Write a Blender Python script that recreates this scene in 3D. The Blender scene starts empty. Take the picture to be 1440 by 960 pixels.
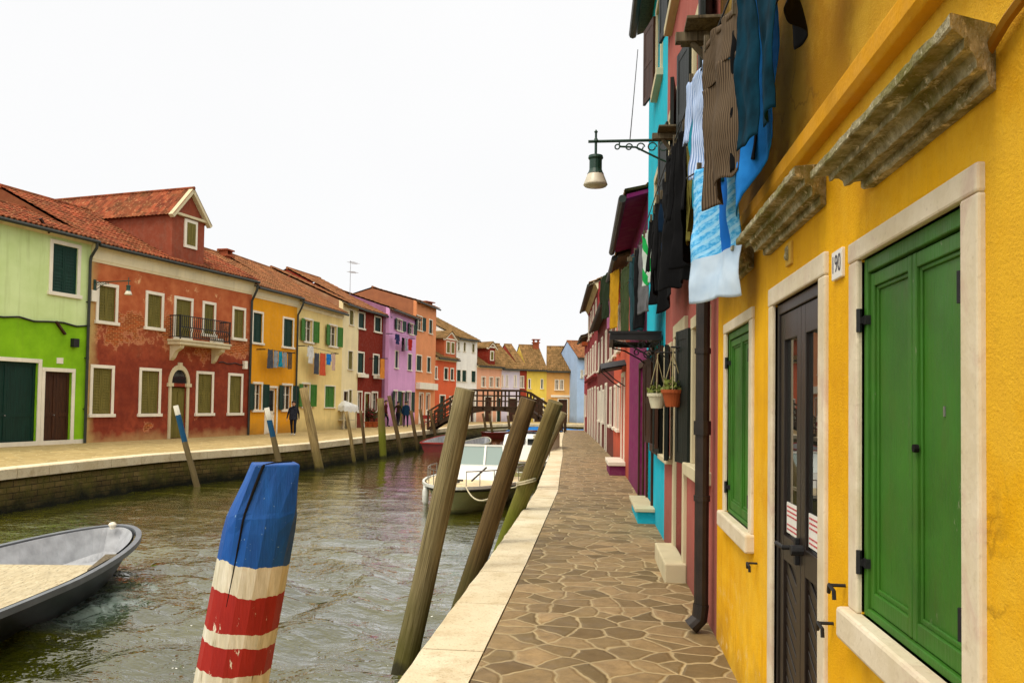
import bpy, bmesh, math, random
from mathutils import Vector, Matrix, noise
random.seed(11)
SC = bpy.context.scene
COL = SC.collection
PI = math.pi
R_ = math.radians

# ------------------------------------------------------------------ camera (28.8 mm lens, eye 1.6 m above the quay)
F, PX, PY, EYE = 1152.0, 720.0, 531.0, 1.6
cam_d = bpy.data.cameras.new('camera'); cam = bpy.data.objects.new('camera', cam_d); COL.objects.link(cam)
cam_d.sensor_width = 36; cam_d.lens = 28.8; cam_d.shift_y = 51/1440; cam_d.clip_start = .05; cam_d.clip_end = 2000
RM = (Matrix.Rotation(math.atan2(128, F), 3, 'Z') @ Matrix.Rotation(PI/2+math.atan2(37, F), 3, 'X') @ Matrix.Rotation(.0145, 3, 'Z'))
cam.matrix_world = Matrix.Translation((0, 0, EYE)) @ RM.to_4x4()
SC.camera = cam
def ray(x, y): return RM @ Vector(((x-PX)/F, -(y-PY)/F, -1))
def G(x, y, z=0.0):                                    # survey: sight line to a level plane
    d = ray(x, y); t = (z-EYE)/d.z; return Vector((d.x*t, d.y*t, z))
def D(x, y, Y):                                        # survey: sight line to a given distance
    d = ray(x, y); t = Y/d.y; return Vector((d.x*t, Y, EYE+d.z*t))
def L(x, y, A, B, off=0.0):                            # survey: sight line to a facade plane -> (along, up)
    d = ray(x, y); u = (Vector(B)-Vector(A)).to_2d(); u.normalize(); n = Vector((-u.y, u.x))
    a = Vector(A).to_2d() + n*off
    t = a.dot(n)/(d.x*n.x+d.y*n.y); p = Vector((d.x*t, d.y*t)) - a
    return p.dot(u), EYE+d.z*t

# ------------------------------------------------------------------ materials
def s2l(c):
    return tuple((v/12.92 if v <= .04045 else ((v+.055)/1.055)**2.4) for v in c)
def hx(h, k=1.0):
    c = s2l([int(h[i:i+2], 16)/255 for i in (0, 2, 4)]); return tuple(min(1, v*k) for v in c)
class NT:
    def __init__(s, name, rough=.8, spec=.3):
        s.m = bpy.data.materials.new(name); s.m.use_nodes = True; s.t = s.m.node_tree
        s.b = s.t.nodes['Principled BSDF']; s.b.inputs['Roughness'].default_value = rough
        s.b.inputs['Specular IOR Level'].default_value = spec; s._tc = None
    def n(s, typ, **kw):
        nd = s.t.nodes.new(typ)
        for k, v in kw.items():
            if k.startswith('i_'):
                nd.inputs[int(k[2:]) if k[2:].isdigit() else k[2:].replace('_', ' ')].default_value = v
            else: setattr(nd, k, v)
        return nd
    def l(s, a, b): s.t.links.new(a, b)
    def obj(s):
        if not s._tc: s._tc = s.n('ShaderNodeTexCoord')
        return s._tc.outputs['Object']
    def sc(s, v, sc, loc=(0, 0, 0)):
        m = s.n('ShaderNodeMapping'); m.inputs['Scale'].default_value = sc; m.inputs['Location'].default_value = loc
        s.l(v, m.inputs['Vector']); return m.outputs[0]
    def noise(s, v, scale, detail=4, rough=.55, dist=0):
        nd = s.n('ShaderNodeTexNoise'); nd.inputs['Scale'].default_value = scale; nd.inputs['Detail'].default_value = detail
        nd.inputs['Roughness'].default_value = rough; nd.inputs['Distortion'].default_value = dist
        s.l(v, nd.inputs['Vector']); return nd.outputs['Fac']
    def ramp(s, v, p0, p1, c0=(0, 0, 0), c1=(1, 1, 1)):
        nd = s.n('ShaderNodeValToRGB'); e = nd.color_ramp.elements
        e[0].position = p0; e[1].position = p1; e[0].color = (*c0, 1); e[1].color = (*c1, 1)
        s.l(v, nd.inputs[0]); return nd.outputs[0]
    def mix(s, f, a, b, mode='MIX'):
        nd = s.n('ShaderNodeMix', data_type='RGBA', blend_type=mode)
        for k, v in ((0, f), (6, a), (7, b)):
            if hasattr(v, 'is_output'): s.l(v, nd.inputs[k])
            elif k == 0: nd.inputs[0].default_value = v
            else: nd.inputs[k].default_value = (*v, 1)
        return nd.outputs[2]
    def math(s, op, a, b=0.0, c=None):
        nd = s.n('ShaderNodeMath', operation=op)
        for k, v in enumerate((a, b) if c is None else (a, b, c)):
            if hasattr(v, 'is_output'): s.l(v, nd.inputs[k])
            else: nd.inputs[k].default_value = v
        return nd.outputs[0]
    def xyz(s, v):
        nd = s.n('ShaderNodeSeparateXYZ'); s.l(v, nd.inputs[0]); return nd.outputs
    def comb(s, x, y, z):
        nd = s.n('ShaderNodeCombineXYZ')
        for k, v in enumerate((x, y, z)):
            if hasattr(v, 'is_output'): s.l(v, nd.inputs[k])
            else: nd.inputs[k].default_value = v
        return nd.outputs[0]
    def bump(s, h, strength=.3, dist=.02):
        nd = s.n('ShaderNodeBump'); nd.inputs['Strength'].default_value = strength; nd.inputs['Distance'].default_value = dist
        s.l(h, nd.inputs['Height']); s.l(nd.outputs[0], s.b.inputs['Normal'])
    def col(s, c):
        if hasattr(c, 'is_output'): s.l(c, s.b.inputs['Base Color'])
        else: s.b.inputs['Base Color'].default_value = (*c, 1)
        return s.m
def dk(c, k): return tuple(v*k for v in c)
def lp(a, b, t): return tuple(x+(y-x)*t for x, y in zip(a, b))
_cache = {}
def plain(name, c, rough=.6, spec=.3, metal=0, var=.25, scale=6, bump=0):
    key = (name,)
    if key in _cache: return _cache[key]
    t = NT(name, rough, spec); t.b.inputs['Metallic'].default_value = metal
    o = t.obj(); f = t.noise(o, scale, 5)
    t.col(t.mix(t.ramp(f, .3, .72), dk(c, 1-var), dk(c, 1+var*.5)))
    if bump: t.bump(t.noise(o, scale*8, 5), bump, .01)
    _cache[key] = t.m; return t.m
def plaster(name, c, dirt=(.12, .09, .06), stain=.35, grain=.3, base_dirt=.6, base_h=.7, fine=70, side=None):
    t = NT(name, .9, .15); o = t.obj(); x, y, z = t.xyz(o)
    big = t.ramp(t.noise(o, .9, 7, .6), .32, .7)
    c1 = t.mix(big, dk(c, .86), tuple(min(.92, v*1.06) for v in c))
    c1 = t.mix(t.math('MULTIPLY', t.ramp(t.noise(o, 5.5, 6, .65), .45, .75), .35), c1, lp(c, (.45, .4, .3), .28))
    st = t.ramp(t.noise(t.sc(o, (5, 5, .35)), 1, 6, .6), .52, .8)
    c1 = t.mix(t.math('MULTIPLY', st, stain), c1, lp(dk(c, .45), dirt, .4))
    zz = t.math('ADD', z, t.math('MULTIPLY', t.math('SUBTRACT', t.noise(o, 2.2, 5), .5), base_h*.9))
    lowm = t.ramp(t.math('DIVIDE', zz, base_h), .05, 1.0, (1, 1, 1), (0, 0, 0))
    c1 = t.mix(t.math('MULTIPLY', lowm, base_dirt), c1, lp(dk(c, .55), dirt, .5))
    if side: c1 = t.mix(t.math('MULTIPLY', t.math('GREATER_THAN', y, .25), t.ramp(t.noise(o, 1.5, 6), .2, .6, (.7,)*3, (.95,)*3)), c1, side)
    t.col(c1)
    h = t.math('ADD', t.math('MULTIPLY', t.noise(o, fine, 3, .6), .5), t.noise(o, fine*.17, 5, .6))
    t.bump(h, grain, .02)
    return t.m
def flaking(name, c):
    # old red plaster: pale scars and spots where the brick shows
    t = NT(name, .92, .12); o = t.obj(); x, y, z = t.xyz(o)
    c0 = t.mix(t.ramp(t.noise(o, .8, 7, .65), .3, .7), hx('702e1f'), hx('9b4830'))
    c0 = t.mix(t.ramp(t.noise(o, 3.5, 7, .7), .45, .72), c0, hx('6e3024'))
    up = t.ramp(z, .0, 1.0)
    zz = t.math('ADD', t.math('DIVIDE', z, 7.0), t.math('MULTIPLY', t.math('SUBTRACT', t.noise(o, 1.1, 4), .5), .3))
    c0 = t.mix(t.ramp(zz, .45, .75), c0, t.mix(t.ramp(t.noise(o, 2, 6), .3, .7), hx('a04c2c'), hx('c07046')))
    br = t.n('ShaderNodeTexBrick'); br.inputs['Scale'].default_value = 1.0
    for k, v in (('Brick Width', .25), ('Row Height', .075), ('Mortar Size', .012)): br.inputs[k].default_value = v
    br.inputs['Color1'].default_value = (*hx('a8481f'), 1); br.inputs['Color2'].default_value = (*hx('742c14'), 1)
    br.inputs['Mortar'].default_value = (*hx('b5804f'), 1)
    t.l(t.comb(x, z, 0.0), br.inputs['Vector'])
    n1 = t.noise(o, .55, 6, .7)
    band = t.ramp(t.math('ABSOLUTE', t.math('SUBTRACT', z, 4.1)), .35, 1.9, (.16, .16, .16), (0, 0, 0))
    bm = t.ramp(t.math('ADD', n1, band), .655, .68)
    scar = t.ramp(t.noise(t.sc(o, (1, 1, 1), (7, 3, 1)), .9, 8, .75), .60, .66)
    edge = t.ramp(t.math('ADD', n1, band), .63, .655)
    c1 = t.mix(t.math('MULTIPLY', scar, t.ramp(t.math('DIVIDE', z, 7.0), .45, .7)), c0, hx('dcae7c'))
    c1 = t.mix(t.math('MULTIPLY', edge, .7), c1, hx('c98a62'))
    c1 = t.mix(bm, c1, br.outputs[0])
    low = t.ramp(t.math('ADD', z, t.math('MULTIPLY', t.noise(o, 2.2, 6), .7)), .35, .75, (1, 1, 1), (0, 0, 0))
    c1 = t.mix(t.math('MULTIPLY', low, .85), c1, hx('b08a5c'))
    lft = t.ramp(t.math('ADD', t.math('DIVIDE', x, .9), t.math('MULTIPLY', t.noise(o, 1.6, 5), .8)), .45, .85, (1, 1, 1), (0, 0, 0))
    c1 = t.mix(t.math('MULTIPLY', lft, t.math('LESS_THAN', y, .02)), c1, hx('b89a62'))
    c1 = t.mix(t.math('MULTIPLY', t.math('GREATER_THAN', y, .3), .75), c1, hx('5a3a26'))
    t.col(c1); t.bump(t.math('ADD', t.math('MULTIPLY', bm, -1.0), t.noise(o, 20, 5)), .5, .02)
    return t.m
def tiles(name, a, b, moss=.25, swap=False):
    t = NT(name, .9, .1); o = t.obj(); x, y, z = t.xyz(o)
    if swap: x, y = y, t.math('MULTIPLY', z, 1.6)
    cx = t.math('FLOOR', t.math('DIVIDE', x, .2)); cy = t.math('FLOOR', t.math('DIVIDE', y, .36))
    w = t.n('ShaderNodeTexWhiteNoise'); t.l(t.comb(cx, cy, 0.0), w.inputs['Vector'])
    c1 = t.mix(w.outputs['Value'], a, b)
    c1 = t.mix(t.math('MULTIPLY', t.ramp(t.noise(o, 1.2, 7, .7), .42, .7), moss), c1, hx('5a4526'))
    c1 = t.mix(t.math('MULTIPLY', t.ramp(t.noise(o, 9, 4), .55, .7), .4), c1, hx('c8996a'))
    t.col(c1); t.bump(t.noise(o, 30, 4), .3, .01); return t.m
def wood(name, a, b, rough=.75, streak=(9, 9, .7), moss=None, moss_z=0.0, scale=1.0, wet=False):
    t = NT(name, rough, .25); o = t.obj(); x, y, z = t.xyz(o)
    f = t.noise(t.sc(o, streak), scale*3, 7, .62, .4)
    c1 = t.mix(t.ramp(f, .32, .68), a, b)
    c1 = t.mix(t.ramp(t.noise(t.sc(o, (streak[0]*2, streak[1]*2, streak[2]*.7)), scale*3, 6), .58, .66), c1, dk(a, .35))
    c1 = t.mix(t.math('MULTIPLY', t.ramp(t.noise(o, 2.3, 6, .7), .4, .7), .45), c1, dk(b, .55))
    if moss:
        mz = t.math('ADD', z, t.math('MULTIPLY', t.math('SUBTRACT', t.noise(o, 3, 5), .5), 1.1))
        mm = t.ramp(t.math('SUBTRACT', mz, moss_z+.45), -.1, .75, (1, 1, 1), (0, 0, 0))
        c1 = t.mix(t.math('MULTIPLY', mm, .75), c1, moss)
        wt = t.ramp(t.math('ADD', z, t.math('MULTIPLY', t.noise(o, 5, 3), .3)), .92, 1.25, (1, 1, 1), (0, 0, 0))
        c1 = t.mix(t.math('MULTIPLY', wt, .85), c1, (.022, .02, .01))
    t.col(c1); t.bump(f, .6, .02); return t.m
def glass(name, c=(.02, .022, .02), rough=.03):
    t = NT(name, rough, .6); t.b.inputs['IOR'].default_value = 1.5
    t.col(c); t.bump(t.noise(t.obj(), 1.4, 2), .04, .05); return t.m
def cloth(name, c, c2=None, scale=5, stripes=None):
    t = NT(name, .95, .08); o = t.obj()
    c1 = t.mix(t.ramp(t.noise(o, scale, 5), .3, .7), dk(c, .75), c if c2 is None else c2)
    if stripes:
        x, y, z = t.xyz(o)
        ax = {'x': x, 'z': z}[stripes[0]]
        w = t.math('FRACT', t.math('MULTIPLY', ax, stripes[1]))
        c1 = t.mix(t.ramp(w, .48, .52), c1, stripes[2])
    t.col(c1); t.bump(t.noise(o, 220, 2), .15, .003)
    return t.m

# ------------------------------------------------------------------ mesh builder
class MB:
    def __init__(s): s.v = []; s.f = []; s.mi = []
    def add(s, vs, fs, mi=0):
        o = len(s.v); s.v += [tuple(p) for p in vs]; s.f += [tuple(i+o for i in f) for f in fs]; s.mi += [mi]*len(fs); return s
    def box(s, x0, x1, y0, y1, z0, z1, mi=0):
        x0, x1 = min(x0, x1), max(x0, x1); y0, y1 = min(y0, y1), max(y0, y1); z0, z1 = min(z0, z1), max(z0, z1)
        return s.add([(x0,y0,z0),(x1,y0,z0),(x1,y1,z0),(x0,y1,z0),(x0,y0,z1),(x1,y0,z1),(x1,y1,z1),(x0,y1,z1)],
              [(0,3,2,1),(4,5,6,7),(0,1,5,4),(1,2,6,5),(2,3,7,6),(3,0,4,7)], mi)
    def obox(s, c, ux, uy, uz, mi=0):
        c, ux, uy, uz = map(Vector, (c, ux, uy, uz)); P = []
        for k in (-1, 1):
            for a, b in ((-1,-1),(1,-1),(1,1),(-1,1)): P.append(c+ux*a+uy*b+uz*k)
        return s.add(P, [(0,3,2,1),(4,5,6,7),(0,1,5,4),(1,2,6,5),(2,3,7,6),(3,0,4,7)], mi)
    def beam(s, a, b, w, h, mi=0, up=(0, 0, 1)):
        a, b = Vector(a), Vector(b); d = b-a; u = d.normalized(); up = Vector(up)
        if abs(u.dot(up)) > .98: up = Vector((1, 0, 0))
        r = u.cross(up).normalized(); q = r.cross(u)
        return s.obox((a+b)/2, d/2, r*w/2, q*h/2, mi)
    def tube(s, pts, rad, n=8, mi=0, cap=True, wob=0.0, sd=0):
        pts = [Vector(p) for p in pts]; m = len(pts)
        if not hasattr(rad, '__len__'): rad = [rad]*m
        ref = None; P = []
        for i, p in enumerate(pts):
            d = (pts[min(i+1, m-1)]-pts[max(i-1, 0)]).normalized()
            if ref is None:
                ref = d.cross(Vector((0, 0, 1)) if abs(d.z) < .9 else Vector((1, 0, 0))).normalized()
            r = (ref - d*ref.dot(d)).normalized(); ref = r; q = d.cross(r)
            for k in range(n):
                a = 2*PI*k/n; rr = rad[i]
                if wob: rr *= 1+wob*noise.noise(Vector((math.cos(a)*1.3+sd*7.1, math.sin(a)*1.3, i*.33+sd)))
                P.append(p+r*math.cos(a)*rr+q*math.sin(a)*rr)
        fs = [(i*n+k, i*n+(k+1) % n, (i+1)*n+(k+1) % n, (i+1)*n+k) for i in range(m-1) for k in range(n)]
        if cap: fs += [tuple(range(n-1, -1, -1)), tuple((m-1)*n+k for k in range(n))]
        return s.add(P, fs, mi)
    def lathe(s, prof, n=16, c=(0, 0, 0), mi=0, cap=True):
        P = [(c[0]+r*math.cos(2*PI*k/n), c[1]+r*math.sin(2*PI*k/n), c[2]+z) for r, z in prof for k in range(n)]
        m = len(prof); fs = [(i*n+k, i*n+(k+1) % n, (i+1)*n+(k+1) % n, (i+1)*n+k) for i in range(m-1) for k in range(n)]
        if cap: fs += [tuple(range(n-1, -1, -1)), tuple((m-1)*n+k for k in range(n))]
        return s.add(P, fs, mi)
    def grid(s, fn, nu, nv, mi=0):
        P = [fn(i/nu, j/nv) for j in range(nv+1) for i in range(nu+1)]
        return s.add(P, [(j*(nu+1)+i, j*(nu+1)+i+1, (j+1)*(nu+1)+i+1, (j+1)*(nu+1)+i) for j in range(nv) for i in range(nu)], mi)
    def prism(s, poly, axis, a, b, mi=0):
        # poly in the two remaining axes, extruded along axis from a to b
        def pt(p, t): return {'x': (t, p[0], p[1]), 'y': (p[0], t, p[1]), 'z': (p[0], p[1], t)}[axis]
        n = len(poly); P = [pt(p, a) for p in poly]+[pt(p, b) for p in poly]
        return s.add(P, [(i, (i+1) % n, n+(i+1) % n, n+i) for i in range(n)]+[tuple(range(n-1, -1, -1)), tuple(range(n, 2*n))], mi)
    def build(s, name, mats, parent=None, smooth=False, bevel=0, loc=None, rz=0, fix=True):
        me = bpy.data.meshes.new(name); me.from_pydata(s.v, [], s.f)
        if not isinstance(mats, (list, tuple)): mats = [mats]
        for m in mats: me.materials.append(m)
        me.polygons.foreach_set('material_index', s.mi)
        if fix:
            bm = bmesh.new(); bm.from_mesh(me); bmesh.ops.recalc_face_normals(bm, faces=bm.faces); bm.to_mesh(me); bm.free()
        if smooth:
            me.polygons.foreach_set('use_smooth', [True]*len(me.polygons))
        o = bpy.data.objects.new(name, me); COL.objects.link(o)
        if parent: o.parent = parent
        if loc is not None: o.location = loc
        if rz: o.rotation_euler.z = rz
        if bevel:
            b = o.modifiers.new('edge', 'BEVEL'); b.width = bevel; b.segments = 2; b.limit_method = 'ANGLE'; b.angle_limit = R_(40)
        return o
def tag(o, label=None, cat=None, group=None, kind=None):
    if label: o['label'] = label
    if cat: o['category'] = cat
    if group: o['group'] = group
    if kind: o['kind'] = kind
    return o
def empty(name, loc, rz=0, label=None, cat=None, group=None):
    o = bpy.data.objects.new(name, None); COL.objects.link(o); o.location = loc; o.rotation_euler.z = rz
    o.empty_display_size = .2
    return tag(o, label, cat, group)
def dup(root, loc, rz=0, label=None):
    r = root.copy(); COL.objects.link(r); r.location = loc; r.rotation_euler.z = rz
    if label: r['label'] = label
    for ch in list(root.children):
        c = ch.copy(); COL.objects.link(c); c.parent = r
        for g in ch.children:
            d = g.copy(); COL.objects.link(d); d.parent = c
    return r
# ------------------------------------------------------------------ shared materials
M = {}
M['white'] = plaster('white_stone_trim', hx('e6dfcc'), stain=.2, grain=.15, base_dirt=.15)
M['trim'] = plaster('cream_stone_trim', hx('cbbf9c'), stain=.3, grain=.2, base_dirt=.2)
M['cornice'] = plaster('cornice_stucco', hx('eadfba'), stain=.3, grain=.2, base_dirt=0)
M['dark'] = plain('dark_interior', (.012, .011, .01), .9, .1)
M['pane'] = glass('window_glass', (.018, .02, .02), .04)
M['iron'] = plain('dark_iron', (.016, .016, .017), .55, .4, .3, bump=.2)
M['gutter'] = plain('gutter_metal', (.035, .04, .033), .5, .4, .3)
M['green_sh'] = wood('dark_green_shutter', hx('05261e'), hx('0a3a2c'), .6, (9, 9, .8))
M['grass_sh'] = wood('leaf_green_shutter', hx('28600f'), hx('3f7f1a'), .6, (9, 9, .8))
M['olive_sh'] = wood('faded_olive_shutter', hx('494416'), hx('84793a'), .8, (14, 14, .5))
M['brown_wood'] = wood('brown_door_wood', hx('2c170c'), hx('4a2a16'), .6, (8, 8, .6))
M['grey_wood'] = wood('weathered_grey_wood', hx('4b4233'), hx('7b6f58'), .85)
M['tile_new'] = tiles('orange_roof_tile', hx('5a2a1a'), hx('94492e'), .6)
M['tile_dormer'] = tiles('dormer_roof_tile', hx('5c2a1a'), hx('954c30'), .65, True)
M['tile_old'] = tiles('brown_roof_tile', hx('68402a'), hx('98623f'), .6)
M['tile_dark'] = tiles('mossy_roof_tile', hx('5f4a2a'), hx('8a6a42'), .7)
M['brick'] = plain('chimney_brick', hx('9a5236'), .9, .1, 0, .4, 12, .3)
M['leaf'] = plain('plant_leaf', (.045, .085, .015), .6, .3, 0, .6, 9)
M['pot'] = plain('terracotta', hx('a3522c'), .8, .15)
M['cable'] = plain('black_cable', (.012, .012, .012), .6)
M['antenna'] = plain('aluminium_aerial', (.35, .35, .36), .4, .5, .8)
M['lampglass'] = plain('frosted_lamp_glass', hx('cfc6b0'), .35, .5)
M['lampgreen'] = plain('lamp_green_paint', hx('0f3a2c'), .45, .45)

# ------------------------------------------------------------------ house parts
def leaf_mesh(mb, x0, x1, z0, z1, y0, y1, slats=True):
    # one shutter leaf: stiles and rails round a louvred panel
    s = min(.07, (x1-x0)*.2); ym = (y0+y1)/2
    mb.box(x0, x0+s, y0, y1, z0, z1); mb.box(x1-s, x1, y0, y1, z0, z1)
    zm = (z0+z1)/2
    for a, b in ((z0, z0+s*1.3), (zm-s*.6, zm+s*.6), (z1-s*1.2, z1)): mb.box(x0+s, x1-s, y0+.002, y1-.002, a, b)
    mb.box(x0+s, x1-s, ym-.004, ym+.012, z0+s, z1-s)
    if slats:
        n = max(4, int((z1-z0)/.11)); st = (z1-z0-2*s)/n
        for i in range(n):
            zc = z0+s+st*(i+.5)
            if abs(zc-zm) < s*.9: continue
            mb.add([(x0+s, y0+.004, zc-st*.4), (x1-s, y0+.004, zc-st*.4), (x1-s, ym+.002, zc+st*.4), (x0+s, ym+.002, zc+st*.4)], [(0, 1, 2, 3)])
    return mb
def window(root, x0, x1, z0, z1, style='closed', sh=None, fr=None, t=.1, sill=True, label=None, y=0.0, curtain=None, openw=None):
    fr = fr or M['white']; sh = sh or M['green_sh']
    a = MB(); pr = -.035+y
    a.box(x0, x1, pr, .012+y, z1-t, z1); a.box(x0, x0+t, pr+.003, .012+y, z0+t, z1-t); a.box(x1-t, x1, pr+.003, .012+y, z0+t, z1-t)
    if not sill: a.box(x0, x1, pr, .012+y, z0, z0+t)
    w = a.build('window', fr, root, bevel=.006)
    if label: w['label'] = label
    if sill: MB().box(x0-.05, x1+.05, -.09+y, .012+y, z0, z0+t).build('sill', fr, w, bevel=.008)
    X0, X1, Z0, Z1 = x0+t, x1-t, z0+t, z1-t; xm = (X0+X1)/2
    b = MB()
    b.box(X0, X1, .135+y, .15+y, Z0, Z1)
    b.build('pane', M['pane'], w)
    if style != 'closed':
        c = MB(); k = .035
        c.box(X0, X0+k, .1+y, .134+y, Z0, Z1); c.box(X1-k, X1, .1+y, .134+y, Z0, Z1); c.box(xm-k, xm+k, .095+y, .134+y, Z0, Z1)
        c.box(X0+k, X1-k, .1+y, .133+y, Z1-k, Z1); c.box(X0+k, X1-k, .1+y, .133+y, Z0, Z0+k)
        zc = Z0+(Z1-Z0)*.62; c.box(X0+k, X1-k, .105+y, .132+y, zc-.012, zc+.012)
        c.build('sash', fr if style != 'dark' else M['brown_wood'], w)
    if curtain:
        MB().grid(lambda u, v: (X0+(X1-X0)*u, .125+y+.012*math.sin(u*40), Z0+(Z1-Z0)*v), 40, 1).build('curtain', curtain, w)
    if style == 'closed':
        for p, q in ((X0, xm-.004), (xm+.004, X1)):
            leaf_mesh(MB(), p, q, Z0, Z1, .035+y, .075+y).build('shutter', sh, w)
    if style in ('open', 'ajar'):
        ww = openw or (X1-X0)/2
        for sd in (-1, 1):
            lf = leaf_mesh(MB(), 0, ww, Z0, Z1, -.02, .02)
            o = lf.build('shutter', sh, w)
            if sd < 0: o.location = (x0+.02, -.06+y, 0); o.rotation_euler.z = PI+R_(8)
            else: o.location = (x1-.02, -.06+y, 0); o.rotation_euler.z = -R_(8)
    return w
def door(root, x0, x1, z0, z1, m=None, fr=None, t=.1, style='panel', label=None):
    fr = fr or M['white']; m = m or M['brown_wood']
    X0, X1, Z1 = x0+t, x1-t, z1-t; a = MB(); xm = (X0+X1)/2; yd = .1
    n = 2 if X1-X0 > 1.0 else 1
    for i in range(n):
        p = X0+(X1-X0)*i/n+.003; q = X0+(X1-X0)*(i+1)/n-.003; s = .1
        a.box(p, p+s, yd, yd+.05, z0+.02, Z1); a.box(q-s, q, yd, yd+.05, z0+.02, Z1)
        for u, v in ((z0+.02, z0+.22), (z0+.95, z0+1.08), (Z1-.12, Z1)): a.box(p+s, q-s, yd+.002, yd+.05, u, v)
        a.box(p+s, q-s, yd+.02, yd+.045, z0+.2, Z1-.1)
    d = a.build('door', m, root)
    if label: d['label'] = label
    f = MB(); f.box(x0, x1, -.035, .012, Z1, z1); f.box(x0, X0, -.032, .012, z0, Z1); f.box(X1, x1, -.032, .012, z0, Z1)
    f.build('frame', fr, d, bevel=.006)
    MB().tube([(X1-.08-(X1-X0)*(0 if n == 1 else .5), yd-.05, z0+1.0), (X1-.08-(X1-X0)*(0 if n == 1 else .5), yd-.01, z0+1.0)], .022, 8).build('handle', M['antenna'], d)
    if style == 'glass':
        MB().box(X0+.1, X1-.1, yd+.005, yd+.018, z0+1.1, Z1-.13).build('pane', M['pane'], d)
    return d
def wall_mesh(W, H, depth, opens, rise, back=True, rev=.16, z0=-.3):
    mb = MB()
    xs = sorted({0, W, *[o[0] for o in opens], *[o[1] for o in opens]}); zs = sorted({z0, H, *[o[2] for o in opens], *[o[3] for o in opens]})
    for i in range(len(xs)-1):
        for j in range(len(zs)-1):
            cx, cz = (xs[i]+xs[i+1])/2, (zs[j]+zs[j+1])/2
            if any(o[0] < cx < o[1] and o[2] < cz < o[3] for o in opens): continue
            mb.add([(xs[i], 0, zs[j]), (xs[i+1], 0, zs[j]), (xs[i+1], 0, zs[j+1]), (xs[i], 0, zs[j+1])], [(0, 1, 2, 3)])
    for a, b, c, d in opens:
        for p, q in (((a, c), (b, c)), ((b, c), (b, d)), ((b, d), (a, d)), ((a, d), (a, c))):
            mb.add([(p[0], 0, p[1]), (q[0], 0, q[1]), (q[0], rev, q[1]), (p[0], rev, p[1])], [(0, 1, 2, 3)])
    r = rise
    for x in (0, W):
        mb.add([(x, 0, z0), (x, depth, z0), (x, depth, H), (x, depth/2, H+r), (x, 0, H)], [(0, 1, 2, 3, 4)])
    mb.add([(0, depth, z0), (W, depth, z0), (W, depth, H), (0, depth, H)], [(0, 1, 2, 3)])
    return mb
def tile_sheet(W, y0, zy0, y1, zy1, per=.2, row=.36, sub=4, amp=.055, x0=-.05):
    # overlapping courses of half-round tiles on a slope from (y0,zy0) up to (y1,zy1)
    mb = MB(); Ln = math.hypot(y1-y0, zy1-zy0); nr = max(2, int(Ln/row)); nc = max(4, int((W-2*x0)/per)*sub)
    uy, uz = (y1-y0)/Ln, (zy1-zy0)/Ln
    for r in range(nr):
        a, b = r*Ln/nr, min(Ln, (r+1.15)*Ln/nr); P = []
        for k in range(2):
            d = (a, b)[k]; lift = (.035, .0)[k]
            for i in range(nc+1):
                x = x0+(W-2*x0)*i/nc; h = amp*(.5+.5*math.cos(2*PI*x/per))**.7+lift + .012*noise.noise(Vector((x*1.3, r*.7, 3)))
                P.append((x, y0+uy*d-uz*h, zy0+uz*d+uy*h))
        n = nc+1
        mb.add(P, [(i, i+1, n+i+1, n+i) for i in range(nc)])
        # the open lower edge of each course
        Q = P[:n]; lo = [(x, y+.0, z-.045) for x, y, z in Q]
        mb.add(Q+lo, [(i, i+1, n+i+1, n+i) for i in range(nc)])
    return mb
def chimney(root, x, y, z, h, w=.5, m=None):
    a = MB(); a.box(x-w/2, x+w/2, y-w/2, y+w/2, z-.8, z+h); a.box(x-w*.65, x+w*.65, y-w*.65, y+w*.65, z+h, z+h+.1)
    for s in (-1, 1): a.box(x+s*w*.4-.06, x+s*w*.4+.06, y-w*.45, y+w*.45, z+h+.1, z+h+.32)
    a.box(x-w*.7, x+w*.7, y-w*.6, y+w*.6, z+h+.32, z+h+.4)
    return a.build('chimney', m or M['brick'], root, bevel=.01)
def aerial(root, x, y, z, h, s=1):
    a = MB(); a.tube([(x, y, z-.5), (x, y, z+h)], .02, 6)
    for zz, ln in ((z+h-.08, 1.0), (z+h*.72, .8)):
        a.tube([(x-.15*s, y, zz), (x+ln*s, y, zz)], .012, 5)
        for i in range(6): a.tube([(x+ln*s*i/6, y-.28, zz), (x+ln*s*i/6, y+.28, zz)], .008, 4)
    return a.build('aerial', M['antenna'], root)
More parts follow.
